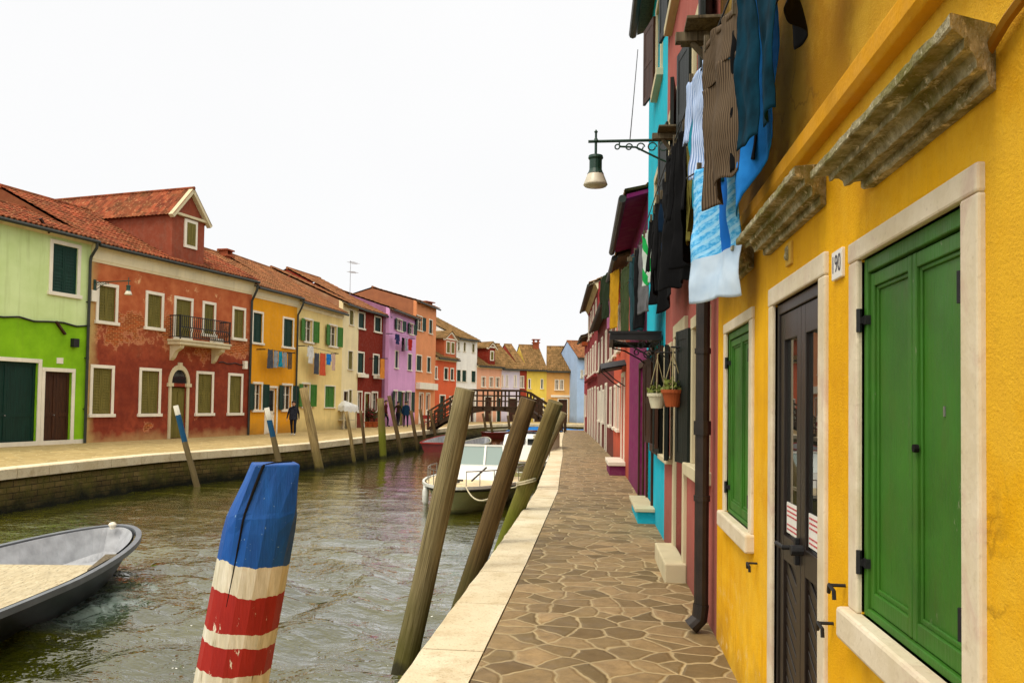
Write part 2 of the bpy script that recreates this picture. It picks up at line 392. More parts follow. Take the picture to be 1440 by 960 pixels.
def house(A, B, H, label, wall, roof=None, depth=8, rise=1.7, win=(), doors=(), cor=0, corm=None, gut=True, pipe=None, over=.3, group='houses along the canal', base=None, tile_sub=4, extra_open=(), kind_roof='tile', roofside=.05, soffit=None):
    A, B = Vector((A[0], A[1], 0)), Vector((B[0], B[1], 0)); d = B-A; W = d.length; rz = math.atan2(d.y, d.x)
    root = empty('terraced_house', A, rz, label, 'house', group)
    tt = lambda q: (q[4].get('t', .1) if len(q) > 4 else .1)
    opens = [(w[0]+tt(w), w[1]-tt(w), w[2]+tt(w), w[3]-tt(w)) for w in win] + [(q[0]+tt(q), q[1]-tt(q), q[2], q[3]-tt(q)) for q in doors] + list(extra_open)
    w = wall_mesh(W, H, depth, opens, rise).build('wall', wall, root)
    for q in win: window(root, q[0], q[1], q[2], q[3], **(q[4] if len(q) > 4 else {}))
    for q in doors: door(root, q[0], q[1], q[2], q[3], **(q[4] if len(q) > 4 else {}))
    sl = rise/(depth/2)
    rf = None
    if roof:
        mb = tile_sheet(W, -over, H+.06-over*sl, depth/2, H+.06+rise, sub=tile_sub, x0=-roofside)
        mb.add([(-roofside, depth/2, H+.1+rise), (W+roofside, depth/2, H+.1+rise), (W+roofside, depth+.2, H+.0), (-roofside, depth+.2, H+.0)], [(0, 1, 2, 3)])
        mb.tube([(-roofside, depth/2, H+.1+rise), (W+roofside, depth/2, H+.1+rise)], .09, 8)
        rf = mb.build('roof', roof, root)
        u = MB(); u.prism([(-over+.02, H-.02-over*sl), (.05, H-.02), (.05, H+.04), (-over+.02, H+.045-over*sl)], 'x', -.02, W+.02); u.build('eave_board', soffit or M['grey_wood'], root)
    if cor:
        c = MB(); P = [(.01, H-cor), (-.03, H-cor), (-.06, H-cor+.08), (-.08, H-cor+.1), (-.1, H-cor*.5), (-.2, H-.1), (-.24, H-.1), (-.24, H-.03), (.01, H-.03)]
        c.prism(P, 'x', .01, W-.01); c.build('cornice', corm or M['cornice'], root)
    if gut:
        g = MB(); zz = H-over*sl-.02; g.tube([(.0, -over-.05, zz), (W, -over-.05, zz)], .065, 8); g.build('gutter', M['gutter'], root)
    if pipe is not None:
        g = MB(); x = pipe; zz = H-over*sl-.06
        g.tube([(x, -over-.05, zz), (x, -over-.03, zz-.18), (x, -.1, zz-.5), (x, -.08, zz-.7), (x, -.08, .0)], .05, 8)
        for k in (1.2, 3.0, 5.0): g.box(x-.07, x+.07, -.09, .0, k, k+.03)
        g.build('downpipe', M['gutter'], root)
    if base:
        MB().box(.0, W, -.025, .01, -.1, base[0]).build('plinth', base[1], root)
    return root, w, rf, W
# ------------------------------------------------------------------ sky and light: bright overcast
wd = bpy.data.worlds.new('World'); SC.world = wd; wd.use_nodes = True
nt = wd.node_tree; bg = nt.nodes['Background']
sky = nt.nodes.new('ShaderNodeTexSky'); sky.sky_type = 'NISHITA'; sky.sun_disc = False
SUN_EL, SUN_AZ = R_(58), R_(225)      # high, from the canal side and a little behind the camera
sky.sun_elevation = SUN_EL; sky.sun_rotation = SUN_AZ
tc = nt.nodes.new('ShaderNodeTexCoord')
cn = nt.nodes.new('ShaderNodeTexNoise'); cn.inputs['Scale'].default_value = 1.6; cn.inputs['Detail'].default_value = 6
nt.links.new(tc.outputs['Generated'], cn.inputs['Vector'])
cr = nt.nodes.new('ShaderNodeValToRGB'); e = cr.color_ramp.elements
e[0].position = .3; e[0].color = (12.9, 12.9, 12.95, 1); e[1].position = .7; e[1].color = (13.5, 13.45, 13.4, 1)
nt.links.new(cn.outputs['Fac'], cr.inputs[0])
sp = nt.nodes.new('ShaderNodeSeparateXYZ'); nt.links.new(tc.outputs['Generated'], sp.inputs[0])
mr = nt.nodes.new('ShaderNodeMapRange'); mr.inputs[1].default_value = .5; mr.inputs[2].default_value = 1.0; mr.inputs[3].default_value = 1.0; mr.inputs[4].default_value = 2.55
nt.links.new(sp.outputs[2], mr.inputs[0])
m2 = nt.nodes.new('ShaderNodeMapRange'); m2.inputs[1].default_value = -.1; m2.inputs[2].default_value = -1.0; m2.inputs[3].default_value = 0; m2.inputs[4].default_value = .9
nt.links.new(sp.outputs[1], m2.inputs[0])
ma = nt.nodes.new('ShaderNodeMath'); ma.operation = 'ADD'; nt.links.new(mr.outputs[0], ma.inputs[0]); nt.links.new(m2.outputs[0], ma.inputs[1])
vm = nt.nodes.new('ShaderNodeVectorMath'); vm.operation = 'SCALE'
nt.links.new(cr.outputs[0], vm.inputs[0]); vm.inputs['Scale'].default_value = 1.0
mb_ = nt.nodes.new('ShaderNodeMath'); mb_.operation = 'SUBTRACT'; nt.links.new(ma.outputs[0], mb_.inputs[0]); mb_.inputs[1].default_value = 1.0
wv = nt.nodes.new('ShaderNodeVectorMath'); wv.operation = 'SCALE'; wv.inputs[0].default_value = (14.2, 12.9, 10.6); nt.links.new(mb_.outputs[0], wv.inputs['Scale'])
va_ = nt.nodes.new('ShaderNodeVectorMath'); va_.operation = 'ADD'; nt.links.new(vm.outputs[0], va_.inputs[0]); nt.links.new(wv.outputs[0], va_.inputs[1])
mx = nt.nodes.new('ShaderNodeMix'); mx.data_type = 'RGBA'; mx.inputs[0].default_value = .93
nt.links.new(sky.outputs[0], mx.inputs[6]); nt.links.new(va_.outputs[0], mx.inputs[7]); nt.links.new(mx.outputs[2], bg.inputs[0])
bg.inputs[1].default_value = .078
sl = bpy.data.lights.new('sun', 'SUN'); sl.energy = 1.7; sl.angle = R_(18); sl.color = (1, .93, .80)
so = bpy.data.objects.new('sun', sl); COL.objects.link(so)
sd = Vector((math.sin(SUN_AZ)*math.cos(SUN_EL), math.cos(SUN_AZ)*math.cos(SUN_EL), math.sin(SUN_EL)))
so.rotation_euler = sd.to_track_quat('Z', 'Y').to_euler()
SC.view_settings.view_transform = 'Standard'; SC.view_settings.look = 'None'; SC.view_settings.exposure = 0
SC.cycles.max_bounces = 6; SC.cycles.use_denoising = True
try: SC.cycles.caustics_reflective = False; SC.cycles.caustics_refractive = False
except Exception: pass

# ------------------------------------------------------------------ quays, canal
RK = [(-.74, -4), (-.74, 8.3), (-.80, 15.3), (-1.0, 20), (-1.23, 26), (-1.75, 36), (-2.3, 50), (-2.45, 54)]      # inner edge of the right kerb
RW = [(.80, -4), (.80, 5.85), (.745, 10), (.69, 13.2), (.57, 17.9), (.33, 25), (-.02, 33), (-.25, 37), (-.90, 48), (-1.2, 53)]   # foot of the right facades
LK = [(-13.2, -4), (-13.2, 10), (-13.15, 16.7), (-13.05, 19.5), (-12.8, 22.5), (-11.7, 26.4), (-11.0, 30.3), (-10.6, 36.8), (-10.1, 48.4), (-9.8, 58), (-9.2, 63), (-7.5, 67), (-3, 69.2), (14, 70)]
def off(pl, d):
    out = []
    for i, p in enumerate(pl):
        a, b = Vector(pl[max(0, i-1)]), Vector(pl[min(len(pl)-1, i+1)]); t = (b-a).normalized(); out.append(tuple(Vector(p)+Vector((-t.y, t.x))*d))
    return out
def strip(P, Q, z):
    n = len(P); return MB().add([(*p, z) for p in P]+[(*q, z) for q in Q], [(i, i+1, n+i+1, n+i) for i in range(n-1)])
def resample(pl, step):
    out = [Vector(pl[0])]
    for a, b in zip(pl, pl[1:]):
        a, b = Vector(a), Vector(b); n = max(1, int((b-a).length/step))
        out += [a+(b-a)*(k/n) for k in range(1, n+1)]
    return [tuple(p) for p in out]

def paving(name, stone_a, stone_b, grout, scale, gw=.045, soft=.02):
    t = NT(name, .8, .25); o = t.obj()
    wob = t.n('ShaderNodeTexNoise'); wob.inputs['Scale'].default_value = 2.2; wob.inputs['Detail'].default_value = 3; t.l(o, wob.inputs['Vector'])
    va = t.n('ShaderNodeVectorMath', operation='MULTIPLY_ADD'); t.l(wob.outputs['Color'], va.inputs[0]); va.inputs[1].default_value = (.22, .22, 0); t.l(o, va.inputs[2])
    sv = t.sc(va.outputs[0], (scale, scale, 0))
    e1 = t.n('ShaderNodeTexVoronoi', feature='DISTANCE_TO_EDGE', voronoi_dimensions='2D'); e1.inputs['Scale'].default_value = 1; t.l(sv, e1.inputs['Vector'])
    c1 = t.n('ShaderNodeTexVoronoi', feature='F1', voronoi_dimensions='2D'); c1.inputs['Scale'].default_value = 1; t.l(sv, c1.inputs['Vector'])
    cs = t.n('ShaderNodeSeparateColor'); t.l(c1.outputs['Color'], cs.inputs[0])
    st = t.mix(cs.outputs[0], stone_a, stone_b)
    st = t.mix(t.math('MULTIPLY', cs.outputs[1], .45), st, lp(stone_a, hx('5f5a3a'), .6))
    st = t.mix(t.math('MULTIPLY', t.ramp(t.noise(o, 9, 7, .7), .35, .7), .55), st, dk(stone_a, .6))
    gn = t.mix(t.ramp(t.noise(o, 7, 6), .3, .7), dk(grout, .62), grout)
    ed = t.math('ADD', e1.outputs['Distance'], t.math('MULTIPLY', t.math('SUBTRACT', t.noise(o, 14, 4), .5), .045))
    mk = t.ramp(ed, gw, gw+soft)
    worn = t.ramp(t.noise(o, .7, 5), .35, .65)
    t.col(t.mix(mk, t.mix(t.math('MULTIPLY', worn, .35), gn, st), st))
    t.l(t.ramp(t.noise(o, 5, 5), .3, .7, (.5,)*3, (.85,)*3), t.b.inputs['Roughness'])
    h = t.math('ADD', t.math('MULTIPLY', t.ramp(ed, gw*.6, gw+.09), 1.0), t.math('MULTIPLY', t.noise(o, 16, 6, .65), .55))
    t.bump(h, .5, .015); return t.m
M['paving'] = paving('crazy_paving', hx('6d5838'), hx('ac9066'), hx('b9a57c'), 4.3, .024, .035)
M['paving2'] = paving('far_paving', hx('a58c58'), hx('bfa670'), hx('cdb988'), 2.6, .02, .03)
t = NT('kerb_stone', .85, .2); o = t.obj()
c1 = t.mix(t.ramp(t.noise(o, 1.1, 6, .6), .3, .7), hx('c9b894'), hx('e2d6ba'))
c1 = t.mix(t.math('MULTIPLY', t.ramp(t.noise(o, 45, 3, .6), .58, .7), .6), c1, hx('8b7650'))
c1 = t.mix(t.math('MULTIPLY', t.ramp(t.noise(o, 4, 7, .7), .5, .75), .6), c1, hx('9c8052'))
t.col(c1); t.bump(t.math('ADD', t.noise(o, 60, 4), t.noise(o, 9, 5)), .35, .015); M['kerb'] = t.m
t = NT('quay_brick', .9, .2); o = t.obj(); x, y, z = t.xyz(o)
br = t.n('ShaderNodeTexBrick'); br.inputs['Scale'].default_value = 1.0
for k, v in (('Brick Width', .4), ('Row Height', .14), ('Mortar Size', .012)): br.inputs[k].default_value = v
br.inputs['Color1'].default_value = (*hx('75633a'), 1); br.inputs['Color2'].default_value = (*hx('5e4e2c'), 1); br.inputs['Mortar'].default_value = (*hx('2a2413'), 1)
t.l(t.comb(t.math('ADD', x, y), z, 0.0), br.inputs['Vector'])
c1 = t.mix(t.ramp(t.noise(o, 2, 7, .7), .4, .65), br.outputs[0], hx('55511f'))
zz = t.math('ADD', z, t.math('MULTIPLY', t.math('SUBTRACT', t.noise(o, 3, 5), .5), .5))
c1 = t.mix(t.ramp(t.math('ADD', zz, 1.0), .05, .5, (1, 1, 1), (0, 0, 0)), c1, hx('15170a'))
t.col(c1); t.bump(t.noise(o, 9, 6, .7), .9, .05); M['quay'] = t.m

sub = [p for p in resample(RW, 2.5)]
rk2 = resample(RK, 2.5)
# walking surface between kerb and houses, carried on behind the houses as the island's ground
def rib(pl, ys):
    out = []
    for Y in ys:
        for a, b in zip(pl, pl[1:]):
            if a[1] <= Y <= b[1]+1e-6: f = (Y-a[1])/(b[1]-a[1]); out.append((a[0]+(b[0]-a[0])*f, Y)); break
    return out
ys = [-4+i*1.0 for i in range(58)]
ik = rib(RK, ys)
p = strip(ik, [(60, y) for y in [q[1] for q in ik]], 0.0).build('pavement', M['paving']); tag(p, 'crazy paving of brown stones along the right quay', kind='structure')
ol = off(LK, .42)
p = strip(ol, [(-90, q[1]*1.0) if i < 10 else (-90+i*2, 130) for i, q in enumerate(ol)], -.002).build('pavement', M['paving2']); tag(p, 'pale sandy paving of the opposite quay', kind='structure')
def kerb(inner, width, side, thick=.24, ln=1.25, sd=1, z=.006):
    mb = MB(); rnd = random.Random(sd); pts = [Vector(q) for q in resample(inner, .25)]
    i = 0
    while i < len(pts)-1:
        k = min(len(pts)-1, i+rnd.choice((4, 5, 5, 6)))
        seg = pts[i:k+1]; P = []; g = .008
        for j, q in enumerate(seg):
            t = (seg[min(j+1, len(seg)-1)]-seg[max(j-1, 0)]).normalized(); n = Vector((-t.y, t.x))*side
            qq = q + t*(g if j == 0 else -g if j == len(seg)-1 else 0)
            w = width+rnd.uniform(-.006, .006); dz = rnd.uniform(-.003, .003)
            a, b = qq+n*.008, qq+n*w
            P += [(a.x, a.y, z+dz), (b.x-n.x*.02, b.y-n.y*.02, z+dz), (b.x, b.y, z-.02), (b.x-n.x*.01, b.y-n.y*.01, z-thick), (a.x, a.y, z-thick)]
        m = len(seg); fs = [(j*5+c, j*5+(c+1) % 5, (j+1)*5+(c+1) % 5, (j+1)*5+c) for j in range(m-1) for c in range(5)]
        fs += [(0, 1, 2, 3, 4), tuple((m-1)*5+c for c in (4, 3, 2, 1, 0))]
        mb.add(P, fs); i = k
    return mb
k = kerb(RK, .42, 1, sd=3).build('kerb', M['kerb']); tag(k, 'pale stone kerb blocks edging the right quay', kind='structure')
k = kerb(ol, .45, -1, sd=5).build('kerb', M['kerb']); tag(k, 'pale stone kerb edging the opposite quay', kind='structure')
def qwall(pl, name, label):
    pl = resample(pl, .6); n = len(pl)
    mb = MB()
    zs = (-.2, -.5, -.8, -1.1, -1.7)
    for i, q in enumerate(pl):
        for z in zs: mb.v.append((q[0]+.05*noise.noise(Vector((q[0]*2, q[1]*2, z*3))), q[1], z))
    m = len(zs)
    mb.f = [(i*m+j, (i+1)*m+j, (i+1)*m+j+1, i*m+j+1) for i in range(n-1) for j in range(m-1)]; mb.mi = [0]*len(mb.f)
    return tag(mb.build(name, M['quay'], fix=False), label, kind='structure')
qwall(off(RK, .36), 'quay_wall', 'dark algae stained brick face below the right quay')
qwall(off(LK, .06), 'quay_wall', 'dark algae stained brick face of the opposite quay')
# the end of the right quay, where the canal turns behind the last house
MB().box(-2.75, 60, 53.0, 53.3, -1.7, -.02).build('quay_wall', M['quay']); bpy.data.objects['quay_wall.002']['kind'] = 'structure'

t = NT('canal_water', .045, .5); t.b.inputs['IOR'].default_value = 1.42; o = t.obj(); x, y, z = t.xyz(o)
c1 = t.mix(t.ramp(t.noise(o, .5, 4), .3, .7), (.026, .030, .001), (.074, .071, .001))
# churned wake beside the moving boat
wx, wy = -6.3, 9.8
dx = t.math('DIVIDE', t.math('ADD', t.math('SUBTRACT', x, wx), t.math('MULTIPLY', t.math('SUBTRACT', y, wy), .16)), .75); dy = t.math('DIVIDE', t.math('SUBTRACT', y, wy), 1.55)
rr = t.math('ADD', t.math('MULTIPLY', dx, dx), t.math('MULTIPLY', dy, dy))
fm = t.ramp(rr, -.25, 1.7, (1, 1, 1), (0, 0, 0))
fn = t.ramp(t.math('ADD', t.noise(o, 5.5, 9, .74, .8), t.math('MULTIPLY', fm, .10)), .52, .65)
foam = t.math('MULTIPLY', fn, fm)
c1 = t.mix(t.math('MULTIPLY', fm, .7), c1, (.05, .11, .085))
c1 = t.mix(t.math('MULTIPLY', foam, .6), c1, (.42, .52, .47)); t.col(c1)
t.l(t.math('ADD', .02, t.math('MULTIPLY', foam, .6)), t.b.inputs['Roughness'])
h = t.math('ADD', t.noise(t.sc(o, (1, 1.8, 1)), 3.6, 3, .55, .3), t.math('MULTIPLY', t.noise(t.sc(o, (1, 1.5, 1)), 9, 2), .3))
t.bump(h, 1.0, .085); bn = t.b.inputs['Normal'].links[0].from_node
st_ = t.n('ShaderNodeMapRange'); t.l(y, st_.inputs[0]); st_.inputs[1].default_value = 5; st_.inputs[2].default_value = 26; st_.inputs[3].default_value = .9; st_.inputs[4].default_value = .14
t.l(st_.outputs[0], bn.inputs['Strength']); t.l(bn.outputs[0], t.b.inputs['Coat Normal']); t.b.inputs['Coat Weight'].default_value = 1.0; t.b.inputs['Coat Roughness'].default_value = .02; t.b.inputs['Coat IOR'].default_value = 1.42; M['water'] = t.m
def wave(x, y):
    v = Vector((x, y, 0)); s = 0
    w = Vector((x*.75-y*.18+noise.noise(v*.35)*1.2, y*2.1+x*.25+noise.noise(v*.3+Vector((9, 1, 0)))*1.4, 0))
    cal = .65+.55*noise.noise(v*.22+Vector((2, 2, 2)))
    s += .034*noise.noise(w*.8); s += cal*.040*noise.noise(w*1.5+Vector((3, 7, 1))); s += cal*.020*noise.noise(w*3.2+Vector((1, 2, 5)))
    d = math.hypot(x+6.0, (y-10.4)*.8)
    s += .024*math.sin(d*5.0+noise.noise(v*.8)*2.5)*math.exp(-((d-2.6)/2.2)**2)
    if d < 2.2: s += .05*abs(noise.noise(v*3.1))*(1-d/2.2)
    return s
ws = MB(); YS = [1.0]
while YS[-1] < 82: YS.append(YS[-1]+.03+.0045*YS[-1])
XS = [-16+i*.085 for i in range(int(15.2/.085)+1)]
XS = XS + [-.5, 4, 16]
nx = len(XS)
ws.v = [(x, y, -1.0+(wave(x, y)*(min(1.0, 12.5/y)*(1+1.1*max(0, min(1, (17-y)/6)))) if x < -.6 else 0)) for y in YS for x in XS]
ws.f = [(j*nx+i, j*nx+i+1, (j+1)*nx+i+1, (j+1)*nx+i) for j in range(len(YS)-1) for i in range(nx-1)]; ws.mi = [0]*len(ws.f)
wo = ws.build('water', M['water'], smooth=True, fix=False); tag(wo, 'rippled green canal water', kind='structure')
MB().box(-120, 120, -60, 160, -1.75, -1.7).build('canal_bed', plain('canal_mud', (.03, .03, .015))); bpy.data.objects['canal_bed']['kind'] = 'structure'
MB().add([(-16, -30, -1.02), (-.5, -30, -1.02), (-.5, 1.0, -1.0), (-16, 1.0, -1.0)], [(0, 1, 2, 3)]).build('water', M['water'], fix=False); bpy.data.objects['water.001']['kind'] = 'structure'
# ------------------------------------------------------------------ the houses across the canal
def X(px, Y): return (D(px, 590, Y).x, Y)
def rects(A, B, items, upper):
    # survey of one row of openings on a facade: outline corners to (along, along, low, high), heights averaged over the row
    out = []
    for (xl, y0, xr, y1) in items:
        ym = (y0+y1)/2; s0 = L(xl, ym, A, B)[0]; s1 = L(xr, ym, A, B)[0]
        zt = L(xl if y0 < 568 else xr, y0, A, B)[1]; zb = L(xr if y1 < 568 else xl, y1, A, B)[1]
        out.append([s0, s1, zb, zt])
    a = sum(o[2] for o in out)/len(out); b = sum(o[3] for o in out)/len(out)
    for o in out: o[2], o[3] = a, b
    return out
NG = [(-18.3-.7/3.37*8, 27.4-3.3/3.37*8), (-18.3, 27.4)]
n1 = NG[1]; n2 = X(350, 36.4); n3 = X(414.5, 40.5); n4 = X(479, 46.5); n5 = X(501.5, 49.3); n6 = X(541, 53.6)
v0 = X(545, 53.0); v1 = X(583, 59.5); n8 = X(611, 64.5); n9 = X(640.5, 68.3); n10 = X(669.5, 71.3); n11 = X(704.5, 74); n12 = X(730, 75); n13 = X(740, 75.3); n14 = X(768, 75.8); n15 = X(813, 76)
# -- green house
t = NT('two_tone_green_plaster', .9, .15); o = t.obj(); x, y, z = t.xyz(o)
zz = t.math('ADD', z, t.math('MULTIPLY', t.math('SUBTRACT', t.noise(o, 3, 4), .5), .04))
pale = t.mix(t.ramp(t.noise(o, 1.1, 6), .3, .7), hx('bfd48e'), hx('d2e4a6')); lime = t.mix(t.ramp(t.noise(o, 1.1, 7, .65), .3, .7), hx('6d9f12'), hx('8abf1e'))
c1 = t.mix(t.ramp(zz, .0, 1.0), lime, pale)
nd = c1.node; rmp = nd.inputs[0].links[0].from_node
gt = t.n('ShaderNodeMath', operation='GREATER_THAN'); t.l(zz, gt.inputs[0]); gt.inputs[1].default_value = 4.15; t.l(gt.outputs[0], nd.inputs[0])
st = t.ramp(t.noise(t.sc(o, (5, 5, .35)), 1, 6, .6), .52, .8)
t.col(t.mix(t.math('MULTIPLY', st, .35), c1, hx('6f7a30'))); t.bump(t.noise(o, 50, 5), .3, .02); M['greenwall'] = t.m
A, B = NG; W = 8.0
g_up = rects(A, B, [(69, 335, 113, 421)], 1); g_dr = rects(A, B, [(57, 516, 104, 626)], 0)
s_l = L(57, 560, A, B)[0]; gz = L(57, 505, A, B)[1]
drs = [[s_l-2.35, s_l, 0, gz, dict(m=wood('dark_green_garage', hx('06251e'), hx('0b352b'), .5, (10, 10, .5)), t=.13, label='wide dark green double door')],
       [g_dr[0][0], g_dr[0][1], 0, g_dr[0][3], dict(t=.13, m=M['brown_wood'])]]
root, w, rf, W = house(A, B, 7.3, 'pale green house with a lime green ground floor and a wide dark green door', M['greenwall'], M['tile_new'], depth=6.5, rise=1.2,
    win=[[*g_up[0], dict(style='closed', t=.13)], [g_up[0][0]-3.6, g_up[0][1]-3.6, g_up[0][2], g_up[0][3], dict(style='closed', t=.13)]], doors=drs, cor=.22, gut=True, pipe=7.9, over=.32,
    base=(.14, M['white']))
c = MB(); zc = 4.15
c.tube([(W*i/14, -.03, zc+.05*math.sin(i*2.3)) for i in range(15)], .03, 6); c.build('cable', M['cable'], root)
c = MB(); s = L(103, 482, A, B); c.box(s[0]-.12, s[0]+.12, -.16, .01, s[1]-.15, s[1]+.15); c.build('meter_box', M['iron'], root, bevel=.01)
s = L(84, 507, A, B); MB().box(s[0]-.13, s[0]+.13, -.02, .01, s[1]-.1, s[1]+.1).build('house_number', M['white'], root)
for (x0, y0, x1, y1) in ((55, 307, 67, 328), (77, 452, 90, 470)):
    a, b = L(x0, y0, A, B), L(x1, y1, A, B); MB().beam((a[0], -.05, a[1]), (b[0], -.05, b[1]), .1, .06).build('wall_anchor', M['brown_wood'], root)

# -- red house with balcony and dormer
A, B = n1, n2
up = rects(A, B, [(135, 390, 166, 455), (204, 406, 230, 466), (326, 436, 345, 483)], 1)
u4 = rects(A, B, [(284, 425, 303, 482)], 1)[0]; bd = rects(A, B, [(244, 416, 271, 478)], 1)[0]
lo = rects(A, B, [(126, 510, 160, 586), (195, 516, 226, 585), (275, 521, 300, 585), (320, 526, 341, 585)], 0)
ad = rects(A, B, [(236, 540, 264, 617)], 0)[0]
ol_ = dict(style='closed', sh=M['olive_sh'], t=.12)
wz0, wz1 = sum(q[2] for q in up)/3, sum(q[3] for q in up)/3
wins = [[q[0], q[1], wz0, wz1, dict(ol_)] for q in up] + [[u4[0], u4[1], wz0, wz1, dict(ol_)]] + [[*q, dict(ol_)] for q in lo]
fz = 4.02
wins.append([bd[0], bd[1], fz, wz1, dict(style='closed', sh=M['olive_sh'], t=.12, sill=False, label='tall balcony door with olive shutters')])
spring = L(236, 543, A, B)[1]
ax0, ax1 = ad[0], ad[1]; axm = (ax0+ax1)/2; ar = (ax1-ax0)/2-.12
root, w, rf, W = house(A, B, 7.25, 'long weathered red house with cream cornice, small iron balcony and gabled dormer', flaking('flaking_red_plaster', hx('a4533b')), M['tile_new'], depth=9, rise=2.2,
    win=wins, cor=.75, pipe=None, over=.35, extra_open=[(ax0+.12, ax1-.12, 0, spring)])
# arched doorway
d = MB(); d.box(ax0+.12, ax1-.12, .09, .13, .02, spring-.05); d.box(ax0+.2, axm-.03, .07, .09, .9, spring-.2); d.box(axm+.03, ax1-.2, .07, .09, .9, spring-.2)
d = d.build('door', M['olive_sh'], root); d['label'] = 'arched front door with pale stone surround'
f = MB(); f.box(ax0, ax0+.12, -.06, .012, 0, spring); f.box(ax1-.12, ax1, -.06, .012, 0, spring); f.box(ax0-.1, ax0+.2, -.09, .012, spring, spring+.14); f.box(ax1-.2, ax1+.1, -.09, .012, spring, spring+.14)
n = 14
for i in range(n):
    a0, a1 = PI*i/n, PI*(i+1)/n; q = []
    for y in (-.06, .012):
        for r, a in ((ar, a0), (ar+.15, a0), (ar+.15, a1), (ar, a1)): q.append((axm+r*math.cos(a), y, spring+.14+r*1.25*math.sin(a)))
    f.add(q, [(0, 1, 2, 3), (7, 6, 5, 4), (0, 4, 5, 1), (1, 5, 6, 2), (2, 6, 7, 3), (3, 7, 4, 0)])
f.box(axm-.09, axm+.09, -.1, .012, spring+.12+ar*1.25, spring+.42+ar*1.25)
f.build('frame', M['trim'], d)
fl = MB(); P = [(axm+ar*math.cos(PI*i/n), -.004, spring+.14+ar*1.25*math.sin(PI*i/n)) for i in range(n+1)]; fl.add(P, [tuple(range(n+1))]); fl.build('fanlight', M['pane'], d)
# balcony
b0, b1 = L(236, 490, A, B)[0]-.15, L(302, 490, A, B, off=-.6)[0]
b1 = u4[1]+.25; b0 = bd[0]-.3
bal = MB(); bal.box(b0, b1, -.62, .0, fz-.22, fz-.08); bal.box(b0-.04, b1+.04, -.66, 0, fz-.08, fz); bal = bal.build('balcony', M['trim'], root, bevel=.015)
rl = MB(); rh = .95
for x in (b0+.03, b1-.03):
    rl.tube([(x, -.6, fz), (x, -.6, fz+rh)], .03, 6); rl.tube([(x, -.05, fz+rh), (x, -.62, fz+rh)], .025, 6); rl.tube([(x, -.05, fz+.1), (x, -.62, fz+.1)], .018, 6)
    for i in range(5): rl.tube([(x, -.1-i*.11, fz+.1), (x, -.1-i*.11, fz+rh)], .013, 5)
for zz in (.1, .5, rh): rl.tube([(b0, -.6, fz+zz), (b1, -.6, fz+zz)], .022, 6)
nb = int((b1-b0)/.115)
for i in range(1, nb):
    x = b0+(b1-b0)*i/nb; rl.tube([(x, -.6, fz+.1), (x, -.61, fz+.3), (x, -.68, fz+.42), (x, -.6, fz+.56), (x, -.6, fz+rh)], .016, 5)
rl.build('railing', M['iron'], bal)
for x in (b0+.25, b1-.35):
    MB().prism([(0, fz-.22), (-.55, fz-.22), (-.5, fz-.36), (-.25, fz-.5), (-.12, fz-.75), (0, fz-.85)], 'x', x-.11, x+.11).build('bracket', M['trim'], bal)
fb = MB(); fb.box((u4[0]+u4[1])/2-.3, (u4[0]+u4[1])/2+.3, -.56, -.32, fz+.0, fz+.2); fb.build('flower_box', M['white'], bal)
# dormer
d0, d1 = L(241, 320, A, B)[0], L(286, 330, A, B)[0]; dez = L(286, 311, A, B)[1]; dm = (d0+d1)/2; dp = L(279, 266, A, B)[1]-.2
yb = -.05; base_z = 7.2
dm_ = MB(); sl = 2.2/4.5; dep = 7.5
wa = rects(A, B, [(257, 307, 275, 352)], 1)[0]
dm_.add([(d0, yb, base_z), (d1, yb, base_z), (d1, yb, dez), (dm, yb, dp-.12), (d0, yb, dez)], [(0, 1, 2, 3, 4)])
for x in (d0, d1): dm_.add([(x, yb, base_z), (x, dep, base_z), (x, dep, dez), (x, yb, dez)], [(0, 1, 2, 3)])
dr = dm_.build('dormer', [plaster('dormer_red_plaster', hx('8a4530'), stain=.6, base_dirt=0)], root)
rm = MB(); hw = (d1-d0)/2+.2; rs = (dp-dez)/((d1-d0)/2); ez = dez-rs*.2
for sg in (-1, 1):
    def fn(u, v, sg=sg): 
        y = -.28+u*(dep+.28); s = v*hw; rip = .03*(.5+.5*math.cos(2*PI*y/.2))
        return (dm+sg*(hw-s), y, ez+rs*s+.05+rip+.02*(1-(v*8) % 1))
    rm.grid(fn, 150, 8)
rm.tube([(dm, -.28, dp+.08), (dm, dep, dp+.08)], .07, 8)
rm.build('dormer_roof', M['tile_dormer'], dr)
gm = MB()
for sg in (-1, 1):
    gm.beam((dm+sg*hw, -.16, ez+.0), (dm, -.16, dp-.02), .2, .16); 
gm.beam((d0-.12, -.12, dez-.05), (d1+.12, -.12, dez-.05), .14, .1)
gm.build('pediment', M['trim'], dr)
a = MB(); a.box(wa[0], wa[1], yb-.06, yb+.01, wa[2], wa[3]); a.build('dormer_window', M['white'], dr)
a = MB(); a.box(wa[0]+.13, wa[1]-.13, yb-.075, yb-.055, wa[2]+.13, wa[3]-.13); a.box((wa[0]+wa[1])/2-.02, (wa[0]+wa[1])/2+.02, yb-.085, yb-.07, wa[2]+.13, wa[3]-.13); a.build('shutter', M['olive_sh'], dr)
pb = MB(); pb.tube([(W-.12, -.42, 6.95), (W-.12, -.36, 6.7), (W-.12, -.1, 6.2), (W-.12, -.08, 0)], .055, 8); pb.build('downpipe', M['gutter'], root)
chimney(rf, W-1.0, 4.2, 9.3, .5, .55); aerial(rf, W-1.6, 4.4, 9.3, 1.3, -1)
s = L(343, 513, A, B); MB().box(s[0]-.1, s[0]+.1, -.14, .01, s[1]-.18, s[1]+.18).build('meter_box', M['white'], root)
